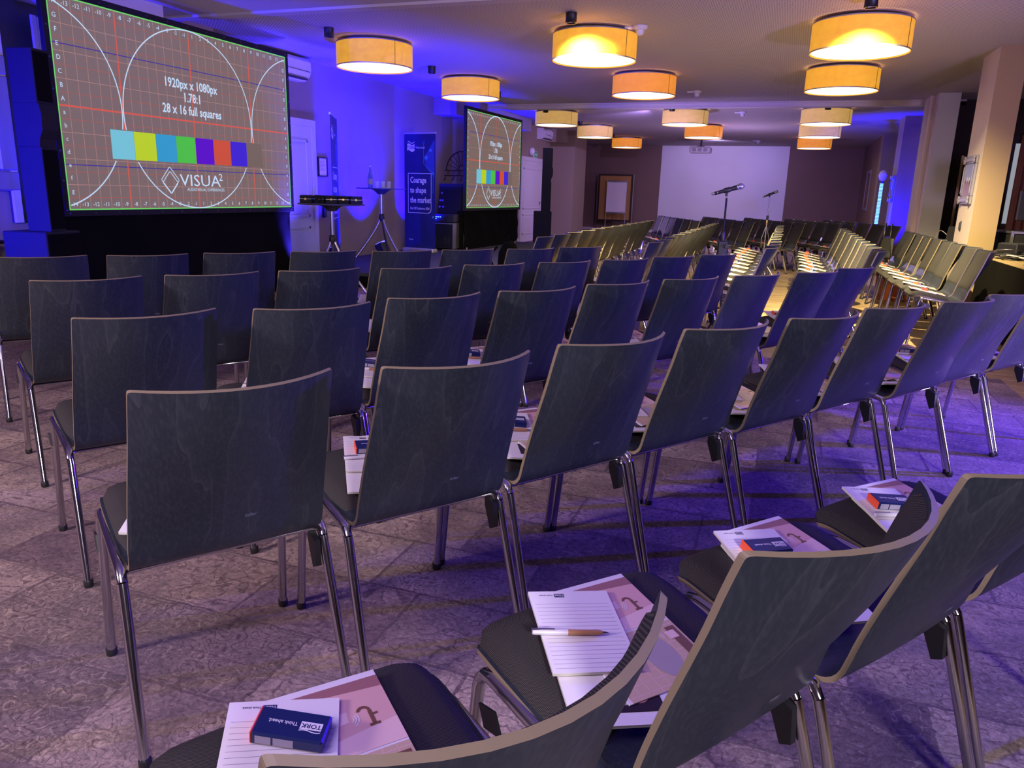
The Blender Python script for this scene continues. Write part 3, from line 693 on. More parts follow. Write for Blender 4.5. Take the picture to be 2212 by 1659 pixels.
def chair_proto():
    root = thing('stacking_chair', 'x', 'chair')
    sh = make_shell().build('shell', root)
    make_pad(.25, 5.1, .013, .955).build('back_pad', root)
    make_pad(9.35, 16.75, .030, .968).build('seat_pad', root)
    x = .2395; r = .0125
    for s in (-1, 1):
        fl_ = MB().tube([(s * (x + .005), .350, 0.012), (s * x, .300, .425), (s * x, .294, .442)], r, 12, 'chrome').build('leg', root, label='front leg')
        MB().lathe([(.0138, 0), (.0148, .004), (.0148, .022), (.013, .026)], 12, 'black_plastic', M=Matrix.Translation((s * (x + .005), .351, 0))).build('foot_glide', fl_)
        rl_ = MB().tube([(s * (x + .007), -.165, 0.012), (s * x, -.045, .385), (s * x, -.038, .405)], r, 12, 'chrome').build('leg', root, label='rear leg')
        MB().lathe([(.0138, 0), (.0148, .004), (.0148, .022), (.013, .026)], 12, 'black_plastic', M=Matrix.Translation((s * (x + .007), -.166, 0))).build('foot_glide', rl_)
        MB().tube([(s * x, .294, .442), (s * x, .280, .458), (s * x, .255, .461), (s * x, .0, .432), (s * x, -.024, .426), (s * x, -.038, .405)], r, 12, 'chrome').build('side_rail', root)
    MB().tube([(-x, -.030, .418), (-x + .02, -.012, .419), (x - .02, -.012, .419), (x, -.030, .418)], .0065, 8, 'chrome').tube([(-x, .18, .444), (x, .18, .444)], .0075, 8, 'chrome').build('cross_bar', root)
    M_ = Matrix(((0, 0, 1, 0), (1, 0, 0, 0), (0, 1, 0, 0), (0, 0, 0, 1)))
    MB().prism([(-.052, .400), (-.005, .418), (-.005, .385), (-.035, .318), (-.058, .33)], .210, .226, 'black_plastic', M_).build('linking_clip', root)
    MB().prism([(.20, .385), (.25, .375), (.268, .415), (.22, .425)], -.2615, -.2565, 'black_plastic', M_).build('linking_hook', root)
    y, z, hw, sag = prof_at(5.05)
    mk = MB(); text_mb(mk, 'hiller', .010, 0, 0, 0, 'mark_ink', Matrix.Translation((.035, y - sag - .2 - .0125, z - .004)) @ Matrix.Rotation(R_(20.5), 4, 'X') @ UPR @ Matrix(((1, .35, 0, 0), (0, 1, 0, 0), (0, 0, 1, 0), (0, 0, 0, 1))))
    mk.build('maker_mark', sh)
    return root
proto = chair_proto(); KIDS[proto.name] = list(proto.children)
for ch in proto.children: KIDS[ch.name] = list(ch.children)
used = [False]
PLACES = {}
def chair(x, y, a, label, group, key):
    """x, y: middle of the top edge of the back; a: turn in degrees"""
    f = Vector((-math.sin(R_(a)), math.cos(R_(a)))); loc = (x + .2 * f.x, y + .2 * f.y, 0)
    if used[0]: o = copy_tree(proto, loc, R_(a))
    else: o = proto; used[0] = True; o.location = loc; o.rotation_euler = (0, 0, R_(a))
    o['label'] = label; o['group'] = group
    PLACES[key] = (loc, a); return o
ROWS = {'R0': [[-0.202, 0.558, 56.2], [0.109, 1.036, 55.8], [0.42, 1.445, 55.0], [0.724, 1.879, 55.0], [1.028, 2.313, 55.0]], 'R1': [[-1.074, 1.28, 54.6], [-0.73, 1.685, 54.3], [-0.441, 2.141, 56.4], [-0.152, 2.567, 56.2], [0.16, 2.975, 56.3], [0.443, 3.405, 54.9], [0.774, 3.8, 55.6], [1.046, 4.238, 54.4], [1.354, 4.669, 54.5]], 'R2': [[-1.875, 1.845, 57.9], [-1.526, 2.242, 55.0], [-1.276, 2.7, 56.9], [-0.986, 3.125, 56.9], [-0.727, 3.57, 58.9], [-0.436, 3.994, 57.2], [-0.13, 4.408, 59.3], [0.19, 4.812, 58.4], [0.426, 5.272, 58.9]], 'R3': [[-2.752, 2.407, 58.2], [-2.469, 2.836, 57.6], [-2.173, 3.256, 55.7], [-1.83, 3.644, 55.5], [-1.552, 4.077, 56.4], [-1.252, 4.495, 58.8], [-0.964, 4.92, 58.8], [-0.721, 5.376, 58.8], [-0.453, 5.816, 58.8]], 'R4': [[-3.716, 2.984, 54.3], [-3.389, 3.381, 54.3], [-3.107, 3.813, 54.3], [-2.777, 4.208, 51.3], [-2.402, 4.566, 51.4], [-2.099, 4.982, 54.3], [-1.76, 5.369, 54.3], [-1.501, 5.82, 54.3]]}
RN = {'R0': 'nearest row', 'R1': 'second row', 'R2': 'third row', 'R3': 'fourth row', 'R4': 'fifth row'}
WHERE = {}
for rk in ('R0', 'R1', 'R2', 'R3', 'R4'):
    for i, (x, y, a) in enumerate(ROWS[rk]):
        if rk == 'R0' and i == 4: continue
        wh = '%s chair from left in the %s' % (ORD[i], RN[rk]); WHERE[(rk, i)] = wh
        chair(x, y, a, 'black plywood stacking chair, ' + wh.replace('chair ', ''), 'chairs of the near block', (rk, i))
GN = {'G1': ('stage-side long row', -2.16, 6.98, 12, .527), 'G2': ('second long row', -1.13, 6.95, 12, .527), 'G3': ('third long row', -.14, 6.93, 12, .527), 'G4': ('fourth long row', .74, 7.21, 11, .527),
      'G5': ('technician-side row', 1.70, 7.94, 9, .527)}
r4 = random.Random(21)
for gk, (nm, X, Y0, n, st) in GN.items():
    for i in range(n):
        wh = '%s chair from near end in the %s' % (ORD[i], nm); WHERE[(gk, i)] = wh
        chair(X - (.012 * i if gk == 'G5' else 0) + r4.uniform(-.012, .012), Y0 + st * i, 90 + (1.2 if gk == 'G5' else 0) + r4.uniform(-.5, .5), 'black plywood stacking chair, ' + wh.replace('chair ', ''), 'chairs of the long middle rows', (gk, i))
MN = {'M1': ((-2.45, 15.9), 6), 'M2': ((-1.60, 16.4), 6), 'M3': ((-.78, 16.75), 6), 'M4': ((.02, 17.1), 6), 'M5': ((.78, 17.45), 6)}
for k, (mk_, ((X, Y), n)) in enumerate(MN.items()):
    for i in range(n):
        wh = '%s chair from far end in the %s slanted far row' % (ORD[i], ORD[k]); WHERE[(mk_, i)] = wh
        chair(X + .372 * .53 * i, Y - .928 * .53 * i, 112, 'black padded stacking chair, ' + wh.replace('chair ', ''), 'chairs of the far block', (mk_, i))

# ================================================================== CONFERENCE HAND-OUTS ON THE SEATS
def P_(M_, mb, x0, x1, y0, y1, z, m): mb.quad(x0, x1, y0, y1, z, m)
def booklet_p():
    r = thing('white_booklet', 'x', 'booklet'); MB().box(-.105, .105, -.14, .14, 0, .006, 'paper_edge').box(-.1055, .1055, -.1405, .1405, .006, .0066, 'paper').build('pages', r)
    t = MB(); Mt = Matrix.Translation((0, 0, .0068)) @ Matrix.Rotation(R_(180), 4, 'Z')
    text_mb(t, 'Bessere H', .010, -.08, -.10, 0, 'px_blue_ink', Mt, 'LEFT', .01); text_mb(t, 'Ge', .010, -.08, -.118, 0, 'px_blue_ink', Mt, 'LEFT', .01); t.build('title_print', r)
    q = MB().quad(-.03, .06, -.115, -.045, .0069, 'photo_dark'); q.lathe([(.0005, .0071), (.022, .0071)], 16, 'skin_print', M=Matrix.Translation((.02, -.075, 0)), cap=False)
    q.lathe([(.0005, .0073), (.016, .0073)], 12, 'photo_dark', M=Matrix.Translation((.038, -.066, 0)), cap=False).quad(-.012, .002, -.10, -.085, .0073, 'label_grey'); q.build('portrait_print', r); return r
def brochure_p():
    r = thing('colour_brochure', 'x', 'brochure'); MB().box(-.105, .105, -.1485, .1485, 0, .0022, 'paper').build('cover_sheet', r)
    p = MB(); z = .0025
    p.quad(-.097, .105, .0, .136, z, 'photo_pink').quad(-.097, .105, -.1485, -.004, z, 'photo_tan')
    p.add([(-.097, .136, z + .0002), (.105, .136, z + .0002), (.105, .112, z + .0002), (-.097, .128, z + .0002)], [(0, 3, 2, 1)], 'photo_mauve')
    p.add([(-.097, 0, z + .0002), (.105, 0, z + .0002), (.105, .045, z + .0002), (-.0, .03, z + .0002), (-.097, .012, z + .0002)], [(0, 1, 2, 3, 4)], 'photo_light')
    p.add([(.012, .056, z + .0004), (.034, .058, z + .0004), (.036, .078, z + .0004), (.014, .082, z + .0004)], [(0, 1, 2, 3)], 'photo_light')
    p.quad(.066, .0725, .044, .070, z + .0004, 'photo_brown').ring(.0605, .070, .009, .005, 14, 'photo_brown', z + .0005, 0, 165).quad(.061, .078, .040, .045, z + .0004, 'photo_brown').quad(.072, .080, .060, .064, z + .0004, 'photo_brown')
    for rr in (.006, .010, .014): p.ring(.036, .062, rr, .0016, 10, 'paper', z + .0006, -70, 40)
    p.lathe([(.0005, z + .0004), (.046, z + .0004)], 26, 'photo_grey', M=Matrix.Translation((.025, -.075, 0)) @ Matrix.Diagonal((.7, 1.2, 1, 1)), cap=False)
    for i in range(9): p.quad(-.097 + i * .0225, -.096 + i * .0225, -.1485, -.004, z + .0002, 'photo_light')
    for i in range(7): p.quad(-.097, .105, -.14 + i * .021, -.139 + i * .021, z + .0002, 'photo_light')
    p.quad(.078, .10, -.12, -.02, z + .0004, 'photo_brown').quad(.07, .092, -.05, -.03, z + .0006, 'photo_light')
    for rr in (.005, .009): p.ring(.066, -.036, rr, .0014, 10, 'paper', z + .0006, 120, 240)
    p.build('cover_picture', r); return r
def logo_on(mb, x, y, k, Mt, box_m, txt_m, word_m):
    mb.quad(x - 2.3 * k, x + 2.3 * k, y - 1.0 * k, y + 1.0 * k, 0, box_m, Mt)
    for i in range(8):
        a = x - 2.3 * k + 4.6 * k * i / 8; s0 = .22 * k * math.sin(i * .8); s1 = .22 * k * math.sin((i + 1) * .8)
        mb.add([(a, y + 1.25 * k + s0, 0), (a + .575 * k, y + 1.25 * k + s1, 0), (a + .575 * k, y + 1.5 * k + s1, 0), (a, y + 1.5 * k + s0, 0)], [(0, 1, 2, 3)], box_m, False, Mt)
    text_mb(mb, 'TORK', 1.15 * k, x, y, .0003, txt_m, Mt, 'CENTER', .015, 1.0)
    text_mb(mb, 'Think ahead.', .95 * k, x + 2.9 * k, y - .1 * k, 0, word_m, Mt, 'LEFT', .01, .95)
def notepad_p():
    r = thing('lined_notepad', 'x', 'notepad'); MB().box(-.08, .08, -.108, .108, 0, .006, 'paper_edge').box(-.0805, .0805, -.1085, .1085, .0058, .0064, 'paper').build('paper_block', r)
    l_ = MB()
    for i in range(17): l_.quad(-.073, .073, -.098 + i * .0105, -.0974 + i * .0105, .0067, 'line_grey')
    l_.build('ruled_lines', r); t = MB(); logo_on(t, -.004, -.0955, .0043, Matrix.Translation((-.025, 0, .0068)) @ Matrix.Rotation(R_(180), 4, 'Z'), 'navy_ink', 'paper', 'navy_ink'); t.build('logo_print', r); return r
def pack_p():
    r = thing('tissue_pack', 'x', 'box'); MB().box(-.052, .052, -.026, .026, 0, .021, 'navy', b=.003).build('wrapper', r)
    MB().box(-.0535, -.0495, -.0262, .0262, -.0, .0212, 'orange', b=.002).build('orange_end', r)
    t = MB(); logo_on(t, -.028, 0, .0068, Matrix.Translation((0, 0, .0214)) @ Matrix.Rotation(R_(180), 4, 'Z'), 'white_ink', 'navy_ink', 'white_ink')
    Mf = Matrix.Translation((0, -.0263, .0105)) @ UPR; t.quad(-.045, -.022, -.007, .007, 0, 'label_grey', Mf).quad(-.019, .010, -.007, .007, 0, 'label_grey', Mf); t.build('print', r); return r
def pen_p():
    r = thing('ballpoint_pen', 'x', 'pen'); Mx = Matrix.Rotation(R_(90), 4, 'Y') @ Matrix.Translation((-.006, 0, 0))
    MB().lathe([(.0045, -.07), (.0052, -.065), (.0055, -.005)], 12, 'white_plastic', M=Mx).build('cap_half', r); MB().lathe([(.0052, -.005), (.0052, .052), (.0035, .06)], 12, 'kraft', M=Mx).build('barrel', r)
    MB().lathe([(.0035, .06), (.001, .072)], 10, 'steel', M=Mx).build('tip', r); MB().box(-.073, -.03, -.0015, .0015, .0115, .0135, 'steel').build('clip', r); return r
mat('px_blue_ink', srgb(70, 100, 150), 0.7)
KIND = {'booklet': (booklet_p(), 'white booklets on the seats', 'white booklet'), 'brochure': (brochure_p(), 'brochures on the seats', 'pink bathroom brochure'), 'notepad': (notepad_p(), 'notepads on the seats', 'lined white notepad'),
        'pack': (pack_p(), 'tissue packs on the seats', 'navy orange-ended pack'), 'pen': (pen_p(), 'pens on the seats', 'white and tan pen')}
for k, (r, g, l) in KIND.items():
    KIDS[r.name] = list(r.children)
    for ch in r.children: KIDS[ch.name] = []
taken = {k: False for k in KIND}
TILT = Matrix.Translation((0, .21, .4915)) @ Matrix.Rotation(R_(9.5), 4, 'X')
def put(kind, key, x, y, z, rot):
    """lay a hand-out on a seat; x, y in the seat frame"""
    loc, a = PLACES[key]; r, g, l = KIND[kind]
    Mw = Matrix.Translation(loc) @ Matrix.Rotation(R_(a), 4, 'Z') @ TILT @ Matrix.Translation((x, y - .41, z)) @ Matrix.Rotation(R_(rot), 4, 'Z')
    if taken[kind]: o = copy_tree(r)
    else: o = r; taken[kind] = True
    o.location = Mw.to_translation(); o.rotation_euler = Mw.to_euler(); o['group'] = g
    o['label'] = '%s on the %s' % (l, WHERE[key])
Z0, Z1, Z2, Z3 = .0135, .0205, .023, .0300
r5 = random.Random(4)
SPEC = {('R0', 0): dict(pack=(-.035, .455, -40), pen=None), ('R0', 1): dict(pen=(-.10, .42, -28), pack=None)}
for key in list(PLACES):
    rk, i = key; jx, jy, jr = r5.uniform(-.012, .012), r5.uniform(-.012, .012), r5.uniform(-6, 6)
    if rk == 'G5' and i == 8: continue
    if rk == 'G1' and i == 0: continue
    full = rk in ('R0', 'R1', 'R2')
    if full: put('booklet', key, -.06 + jx, .350 + jy, Z0, -24 + jr)
    if rk not in ('M1', 'M2', 'M3', 'M4', 'M5'): put('brochure', key, .015 + jx, .395 + jy, Z1 if full else Z0, -5 + jr * .5)
    nz2 = Z2 if full else (Z0 + .0025 if rk[0] != 'M' else Z0)
    put('notepad', key, -.060 + jx, .428 + jy * .5, nz2, -24 + jr)
    if rk in ('R3', 'R4'): continue
    sp = SPEC.get(key, {}); zt = nz2 + .0068
    pk = sp.get('pack', (-.05 + jx, .44 + jy, -24 + jr * 2)); 
    if rk[0] in 'GM': pk = (-.03 + jx * 2, .42 + jy * 2, -20 + jr * 3)
    if pk: put('pack', key, pk[0], pk[1], zt, pk[2])
    if full:
        pn = sp.get('pen', (-.085 + jx, .395 + jy, -20 + jr * 2))
        if pn: put('pen', key, pn[0], pn[1], zt, pn[2])

# ================================================================== ROLL-UP BANNERS
def banner(a, b, z0, h, lab):
    lo, rz, W_ = between(a, b); root = thing('rollup_banner', lab, 'banner', (lo[0], lo[1], z0), rz, 'roll-up banners on the stage'); hw = W_ / 2
    MB().box(-hw - .01, hw + .01, -.10, .06, .0, .075, 'aluminium', b=.02).build('base_cassette', root)
    MB().box(-hw + .05, -hw + .09, -.16, .14, 0, .014, 'aluminium').box(hw - .09, hw - .05, -.16, .14, 0, .014, 'aluminium').build('foot_bar', root)
    MB().box(-hw, hw, -.012, -.009, .075, h - .02, 'banner_blue').build('printed_sheet', root)
    MB().box(-hw - .01, hw + .01, -.022, .008, h - .03, h, 'aluminium', b=.005).build('top_rail', root)
    MB().tube([(0, .04, .07), (0, .02, h - .02)], .009, 8, 'aluminium').build('support_pole', root)
    M0 = Matrix.Translation((0, -.0135, 0)) @ UPR; q = W_ / .72
    pr = MB()
    pr.add([(.10 * q, h - .42, 0), (.34 * q, h - .12, 0), (.34 * q, h - .75, 0), (.16 * q, h - .60, 0)], [(0, 3, 2, 1)], 'banner_light', False, M0)
    for (x, z, r) in ((.15 * q, h - .42, .035), (.25 * q, h - .3, .028)): pr.lathe([(.0005, .0004), (r, .0004)], 20, 'banner_glow', M=M0 @ Matrix.Translation((x, z, 0)), cap=False)
    pr.build('light_panel', root); pr = MB(); rr = random.Random(5)
    for k in range(26):
        x = rr.uniform(-hw + .03, hw - .03); z = rr.uniform(.15, .75); r = rr.uniform(.0015, .004); pr.lathe([(.0002, .0004), (r, .0004)], 6, 'banner_glow', M=M0 @ Matrix.Translation((x, z, 0)), cap=False)
    pr.build('printed_speckle', root)['kind'] = 'stuff'
    ln_ = MB(); wd = .004
    P = [(.09 * q, h - .19), (.09 * q, h - .52), (.31 * q, h - .68), (.31 * q, h - 1.02)]
    for i in range(3):
        a_ = Vector(P[i]); b_ = Vector(P[i + 1]); n_ = (b_ - a_).normalized(); n_ = Vector((-n_.y, n_.x)) * wd
        ln_.add([(a_.x - n_.x, a_.y - n_.y, .0006), (b_.x - n_.x, b_.y - n_.y, .0006), (b_.x + n_.x, b_.y + n_.y, .0006), (a_.x + n_.x, a_.y + n_.y, .0006)], [(0, 1, 2, 3), (3, 2, 1, 0)][:1], 'banner_glow', False, M0)
    ln_.ring(.09 * q, h - .17, .02, .006, 20, 'banner_glow', .0006, M=M0)
    for (x, z) in ((.31 * q, h - .68), (.31 * q, .62)): ln_.lathe([(.0005, .0008), (.022, .0008)], 18, 'banner_glow', M=M0 @ Matrix.Translation((x, z, 0)), cap=False)
    ln_.build('glow_line', root)
    bx = MB(); x0, x1, y0, y1 = -.275 * q, .27 * q, h - 1.36, h - .68; t = .008
    pts = [(x0, y1), (x0, y0)] + [(x1 - .07 + .07 * math.cos(R_(a)), y0 + .07 + .07 * math.sin(R_(a))) for a in range(-90, 1, 15)] + [(x1, y1)]
    n = len(pts); c = Vector(((x0 + x1) / 2, (y0 + y1) / 2)); inner = [(px + (t if px < c.x else -t), py + (t if py < c.y else -t)) for px, py in pts]
    bx.add([(x, y, .0008) for x, y in pts] + [(x, y, .0008) for x, y in inner], [(i, (i + 1) % n, n + (i + 1) % n, n + i) for i in range(n)], 'white_ink', False, M0); bx.build('text_frame', root)
    for s_, z, sz in (('Courage', h - .80, .10), ('to shape', h - .97, .10), ('the market', h - 1.14, .10), ('Kick Off Conference 2024', h - 1.28, .042)):
        l_ = MB(); text_mb(l_, s_, sz, x0 + .045, z, .001, 'white_ink', M0, 'LEFT', .02 if sz > .05 else .01, .78 * q if sz > .05 else .72 * q)
        l_.build('lettering', root)
    lg = MB()
    lx, lz = -.205 * q, h - .25
    top = [(-.085 + .17 * i / 10, .05 + .016 * math.sin(i / 10 * 2 * math.pi + .4)) for i in range(11)]; bot = [(x_, -.06 + .016 * math.sin(i / 10 * 2 * math.pi + .4)) for i, (x_, _) in enumerate(top)]
    lg.add([(lx + a_ * q, lz + b_, .001) for a_, b_ in top + bot[::-1]], [(i, 21 - i, 20 - i, i + 1) for i in range(10)], 'white_ink', False, M0)
    sw = [(-.07 + .155 * i / 10, .075 + .016 * math.sin(i / 10 * 2 * math.pi + .9)) for i in range(11)]; sw2 = [(a_, b_ + .012) for a_, b_ in sw]
    lg.add([(lx + a_ * q, lz + b_, .001) for a_, b_ in sw + sw2[::-1]], [(i, i + 1, 20 - i, 21 - i) for i in range(10)], 'white_ink', False, M0)
    text_mb(lg, 'TORK', .058, lx, lz - .005, .002, 'navy_ink', M0, 'CENTER', .02, .78 * q)
    text_mb(lg, 'Think ahead.', .032, lx + .11 * q, lz - .005, .001, 'white_ink', M0, 'LEFT', .01, q * .95)
    text_mb(lg, '© essity', .022, -.26 * q, .22, .001, 'white_ink', M0, 'LEFT', .01, q)
    lg.build('logo', root)
banner((-6.44, 12.36), (-5.80, 12.27), .2, 2.04, 'dark blue roll-up banner facing the room beside the flight case')
banner((-5.74, 8.92), (-6.12, 9.68), .2, 2.03, 'dark blue roll-up banner seen almost edge-on behind the left bar table')

# ================================================================== BAR TABLES ON STAGE AND WHAT STANDS ON THEM
def bar_table(loc, z0, r, lab, rot):
    o = thing('bar_table', lab, 'table', (loc[0], loc[1], z0), rot, 'tripod bar tables'); H = 1.09
    MB().lathe([(r - .01, H - .016), (r, H - .008), (r - .01, H)], 48, 'dark_grey').build('table_top', o)
    MB().lathe([(.14, H - .03), (.15, H - .017)], 24, 'dark_grey').lathe([(.05, H - .09), (.12, H - .03)], 24, 'dark_grey', cap=False).build('top_bracket', o)
    MB().tube([(0, 0, .66), (0, 0, H - .04)], .028, 14, 'steel').build('column', o)
    MB().lathe([(.03, .60), (.045, .63), (.04, .70), (.03, .71)], 16, 'black_plastic').build('hub', o)
    for k in range(3):
        a = R_(90 + 120 * k); P = []
        for i in range(10):
            t = i / 9; rr = .02 + .43 * (t ** 1.35); P.append((rr * math.cos(a), rr * math.sin(a), .655 - .64 * t ** 1.05))
        MB().tube(P, .016, 10, 'steel').build('leg', o)
    return o
bar_table((-5.33, 8.28), 0.0, .41, 'tripod bar table carrying black boxes, left in front of the blue wall', 0.6)
T2 = (-5.83, 10.42)
bar_table(T2, 0.2, .38, 'tripod bar table with a bottle and glasses in front of the blue wall', 0.25)
k = 0
for (dx, dy, a, lab) in ((-.29, -.06, .1, 'leftmost'), (-.13, .03, -.1, 'second from left'), (.02, -.02, .05, 'middle'), (.17, .04, -.05, 'second from right'), (.31, .0, .12, 'rightmost')):
    ux, uy = .93, .36
    p = (-5.33 + dx * ux - dy * uy, 8.28 + dx * uy + dy * ux, 1.09)
    o = thing('receiver_box', 'flat black box, %s of the row on the left bar table' % lab, 'box', p, .36 + a, 'black boxes on the left bar table')
    MB().box(-.068, .068, -.12, .12, 0, .05, 'black_satin', b=.006).build('lower_case', o); MB().box(-.066, .066, -.118, .118, .053, .095, 'black_satin', b=.008).build('lid', o)
    MB().box(-.067, .067, -.119, .119, .049, .054, 'steel').build('rim', o); MB().box(-.012, .012, -.126, -.117, .04, .062, 'brass').build('latch', o)
tag(MB().box(-.02, .02, -.005, .005, .0, .1, 'rack_blue').build('table_card', None, (-5.40, 8.07, 1.09), .3), 'small blue card standing before the boxes on left bar table', 'card')
o = thing('water_bottle', 'tall glass bottle on the right bar table', 'bottle', (-5.98, 10.36, 1.29))
MB().lathe([(.036, 0), (.038, .01), (.038, .17), (.016, .25), (.014, .30)], 20, 'bottle_glass').build('glass_body', o)
MB().lathe([(.039, .05), (.039, .13)], 20, 'label_grey', cap=False).build('label', o); MB().lathe([(.016, .298), (.016, .32)], 12, 'steel').build('cap', o)
for i, (dx, dy, lab) in enumerate(((-.07, .0, 'leftmost'), (-.005, .06, 'back'), (.05, -.03, 'front'), (.12, .02, 'rightmost'))):
    o = MB().lathe([(.028, .0), (.033, .10), (.031, .10), (.026, .006), (.001, .006)], 18, 'glass_clear', cap=False).build('drinking_glass', None, (T2[0] + dx, T2[1] + dy, 1.29))
    tag(o, 'clear drinking glass on the right bar table, %s of four' % lab, 'glass', 'drinking glasses on the bar table')
tag(MB().lathe([(.03, 0), (.05, .022), (.046, .022), (.028, .004)], 20, 'paper').build('small_dish', None, (T2[0] + .055, T2[1] + .075, 1.29)), 'small pale dish among the drinking glasses', 'dish')

# LED floor uplights (the fittings of the blue light)
def led_par(x, y, z, lab, rz=R_(90)):
    o = thing('led_uplight', lab, 'floor light', (x, y, z), rz, 'black LED uplights')
    M_ = Matrix.Translation((0, 0, .12)) @ Matrix.Rotation(R_(-28), 4, 'X')
    MB().box(-.11, .11, -.07, .07, -.09, .11, 'black_plastic', M_, b=.015).build('housing', o)
    MB().lathe([(.001, .112), (.075, .112), (.085, .118)], 20, 'led_lens', M=M_, cap=False).build('lens', o)
    MB().tube([(-.12, 0, .12), (-.125, 0, .012), (.125, 0, .012), (.12, 0, .12)], .009, 6, 'black_plastic').box(-.13, .13, -.09, .09, 0, .012, 'black_plastic').build('bracket', o)
led_par(-6.16, 9.62, .2, 'black LED floor light between left bar table and the wall')
led_par(-6.16, 11.05, .2, 'black LED floor light below the right bar table')
led_par(-6.44, 12.86, .2, 'black LED floor light hidden behind the upright banner foot')
led_par(-6.3, 15.9, 0, 'black LED floor light behind the smaller screen')
led_par(-6.35, 8.15, 0, 'black LED floor light behind the large screen edge')
led_par(-6.3, 3.2, 0, 'black LED floor light beside the left side table')
led_par(1.66, 17.2, 0, 'black LED floor light before the far blue pillar', 0)

# flight case with open lid
o = thing('flight_case', 'open flight case with rack devices left of the smaller screen', 'case', (-6.03, 13.2, .2), R_(4))
MB().box(-.235, .235, -.25, .25, 0.03, .50, 'rack_blue', b=.01).build('case_body', o)
for x in (-.2, -.13, .06, .13): MB().box(x, x + .05, -.257, -.249, .12, .25, 'black_satin', b=.004).build('front_slot', o)
MB().box(-.24, .24, -.255, -.245, .48, .50, 'case_alu').box(-.24, -.23, -.255, .255, .03, .5, 'case_alu').box(.23, .24, -.255, .255, .03, .5, 'case_alu').build('metal_edge', o)
dv = MB().box(-.25, .25, -.27, .2, .51, .66, 'black_plastic', b=.01).build('rack_device', o)
lt = MB()
for i in range(7): lt.box(-.22 + i * .035, -.202 + i * .035, -.273, -.27, .60, .612, 'led_tube')
for i in range(4): lt.box(-.22 + i * .04, -.20 + i * .04, -.273, -.27, .57, .578, 'led_tube')
lt.build('indicator_lights', dv)
ML = Matrix.Translation((0, .16, .66)) @ Matrix.Rotation(R_(-14), 4, 'X')
MB().box(-.235, .235, 0, .16, 0, .52, 'rack_blue', ML, b=.01).box(-.24, .24, -.01, .17, .50, .56, 'black_satin', ML).build('open_lid', o)
for (x, z) in ((-.17, .38), (-.19, .12), (-.12, .12), (-.14, .24), (-.19, .24)): MB().lathe([(.02, .0), (.02, .015)], 12, 'steel', M=ML @ Matrix.Translation((x, -.0, z)) @ Matrix.Rotation(R_(90), 4, 'X')).build('lid_fitting', o)

# tall column loudspeakers: sub, lower column, curved throat, top column
def column_speaker(loc, rz, lab):
    o = thing('column_loudspeaker', lab, 'loudspeaker', loc, rz, 'black column loudspeakers')
    MB().box(-.20, .20, -.20, .20, 0, .87, 'black_satin', b=.008).build('subwoofer', o)
    MB().box(-.10, .08, -.17, .04, .87, 1.54, 'black_satin', b=.004).build('lower_column', o)
    pr = [(-.16, 1.54), (-.168, 1.60), (-.20, 1.67), (-.205, 1.79), (-.19, 1.87)]
    vs = [(-.10, y, z) for y, z in pr] + [(-.10, .04, z) for y, z in reversed(pr)]; n = len(vs); vs2 = [(.08, y, z) for x, y, z in vs]
    MB().add(vs + vs2, [tuple(range(n)), tuple(range(n, 2 * n))[::-1]] + [(i, n + i, n + (i + 1) % n, (i + 1) % n) for i in range(n)], 'black_satin').build('curved_throat', o)
    MB().box(-.10, .08, -.18, .04, 1.87, 2.28, 'black_satin', b=.004).build('top_column', o)
    MB().box(-.09, .07, -.174, -.168, .89, 1.52, 'black_cloth').build('grille', o); MB().box(-.09, .07, -.184, -.178, 1.89, 2.26, 'black_cloth').build('grille', o)
    MB().box(-.185, .185, -.205, -.198, .02, .85, 'black_cloth').build('sub_grille', o)
    MB().box(.03, .055, -.168, -.163, .95, .98, 'label_grey').build('badge', o)
column_speaker((-5.88, 4.75, 0), R_(100.8), 'tall black column speaker on a sub left of the large screen')
column_speaker((-5.42, 17.3, 0), R_(105), 'tall black column speaker right of the smaller screen')

# ------------------------------------------------------------------ things on the left wall
def wall_frame(y0, y1, z0, z1, x, side, label, cat, fm, pm_, wd=.02, name='picture_frame', lines=0):
    s_ = side; o = thing(name, label, cat, (x, (y0 + y1) / 2, (z0 + z1) / 2)); hy, hz = (y1 - y0) / 2, (z1 - z0) / 2
    a, b_ = (0.002, .03) if s_ > 0 else (-.03, -.002)
    f = MB().box(a, b_, -hy, hy, hz - wd, hz, fm).box(a, b_, -hy, hy, -hz, -hz + wd, fm).box(a, b_, -hy, -hy + wd, -hz + wd, hz - wd, fm).box(a, b_, hy - wd, hy, -hz + wd, hz - wd, fm)
    f.build('frame', o); xa, xb = (0.004, .015) if s_ > 0 else (-.015, -.004)
    p = MB().box(xa, xb, -hy + wd, hy - wd, -hz + wd, hz - wd, pm_).build('picture_sheet', o)
    if lines:
        l_ = MB()
        for i in range(lines):
            z = hz * .55 - i * hz * 1.1 / lines; xx = xb if s_ > 0 else xa - .001
            l_.box(xx, xx + .001, -hy * .55, hy * (.3 + .3 * ((i * 7) % 3) / 3), z, z + .006, 'line_grey')
        l_.build('printed_lines', p)
    return o
wall_frame(9.90, 10.14, 1.43, 1.71, XL, 1, 'small black framed notice between door and edge-on banner', 'picture', 'black_plastic', 'paper', .018, lines=8)
o = thing('picture_frame', 'large silver framed dark picture at the left photo edge', 'picture', (XL, 4.35, 1.75))
fr_ = MB()
fr_.box(.002, .07, -.78, .78, .40, .57, 'silver_frame', b=.015).box(.002, .07, -.78, .78, -.57, -.40, 'silver_frame', b=.015).box(.002, .07, -.78, -.61, -.40, .40, 'silver_frame', b=.015).box(.002, .07, .61, .78, -.40, .40, 'silver_frame', b=.015)
fr_.build('frame', o); MB().box(.004, .03, -.61, .61, -.40, .40, 'picture_dark').build('canvas', o)
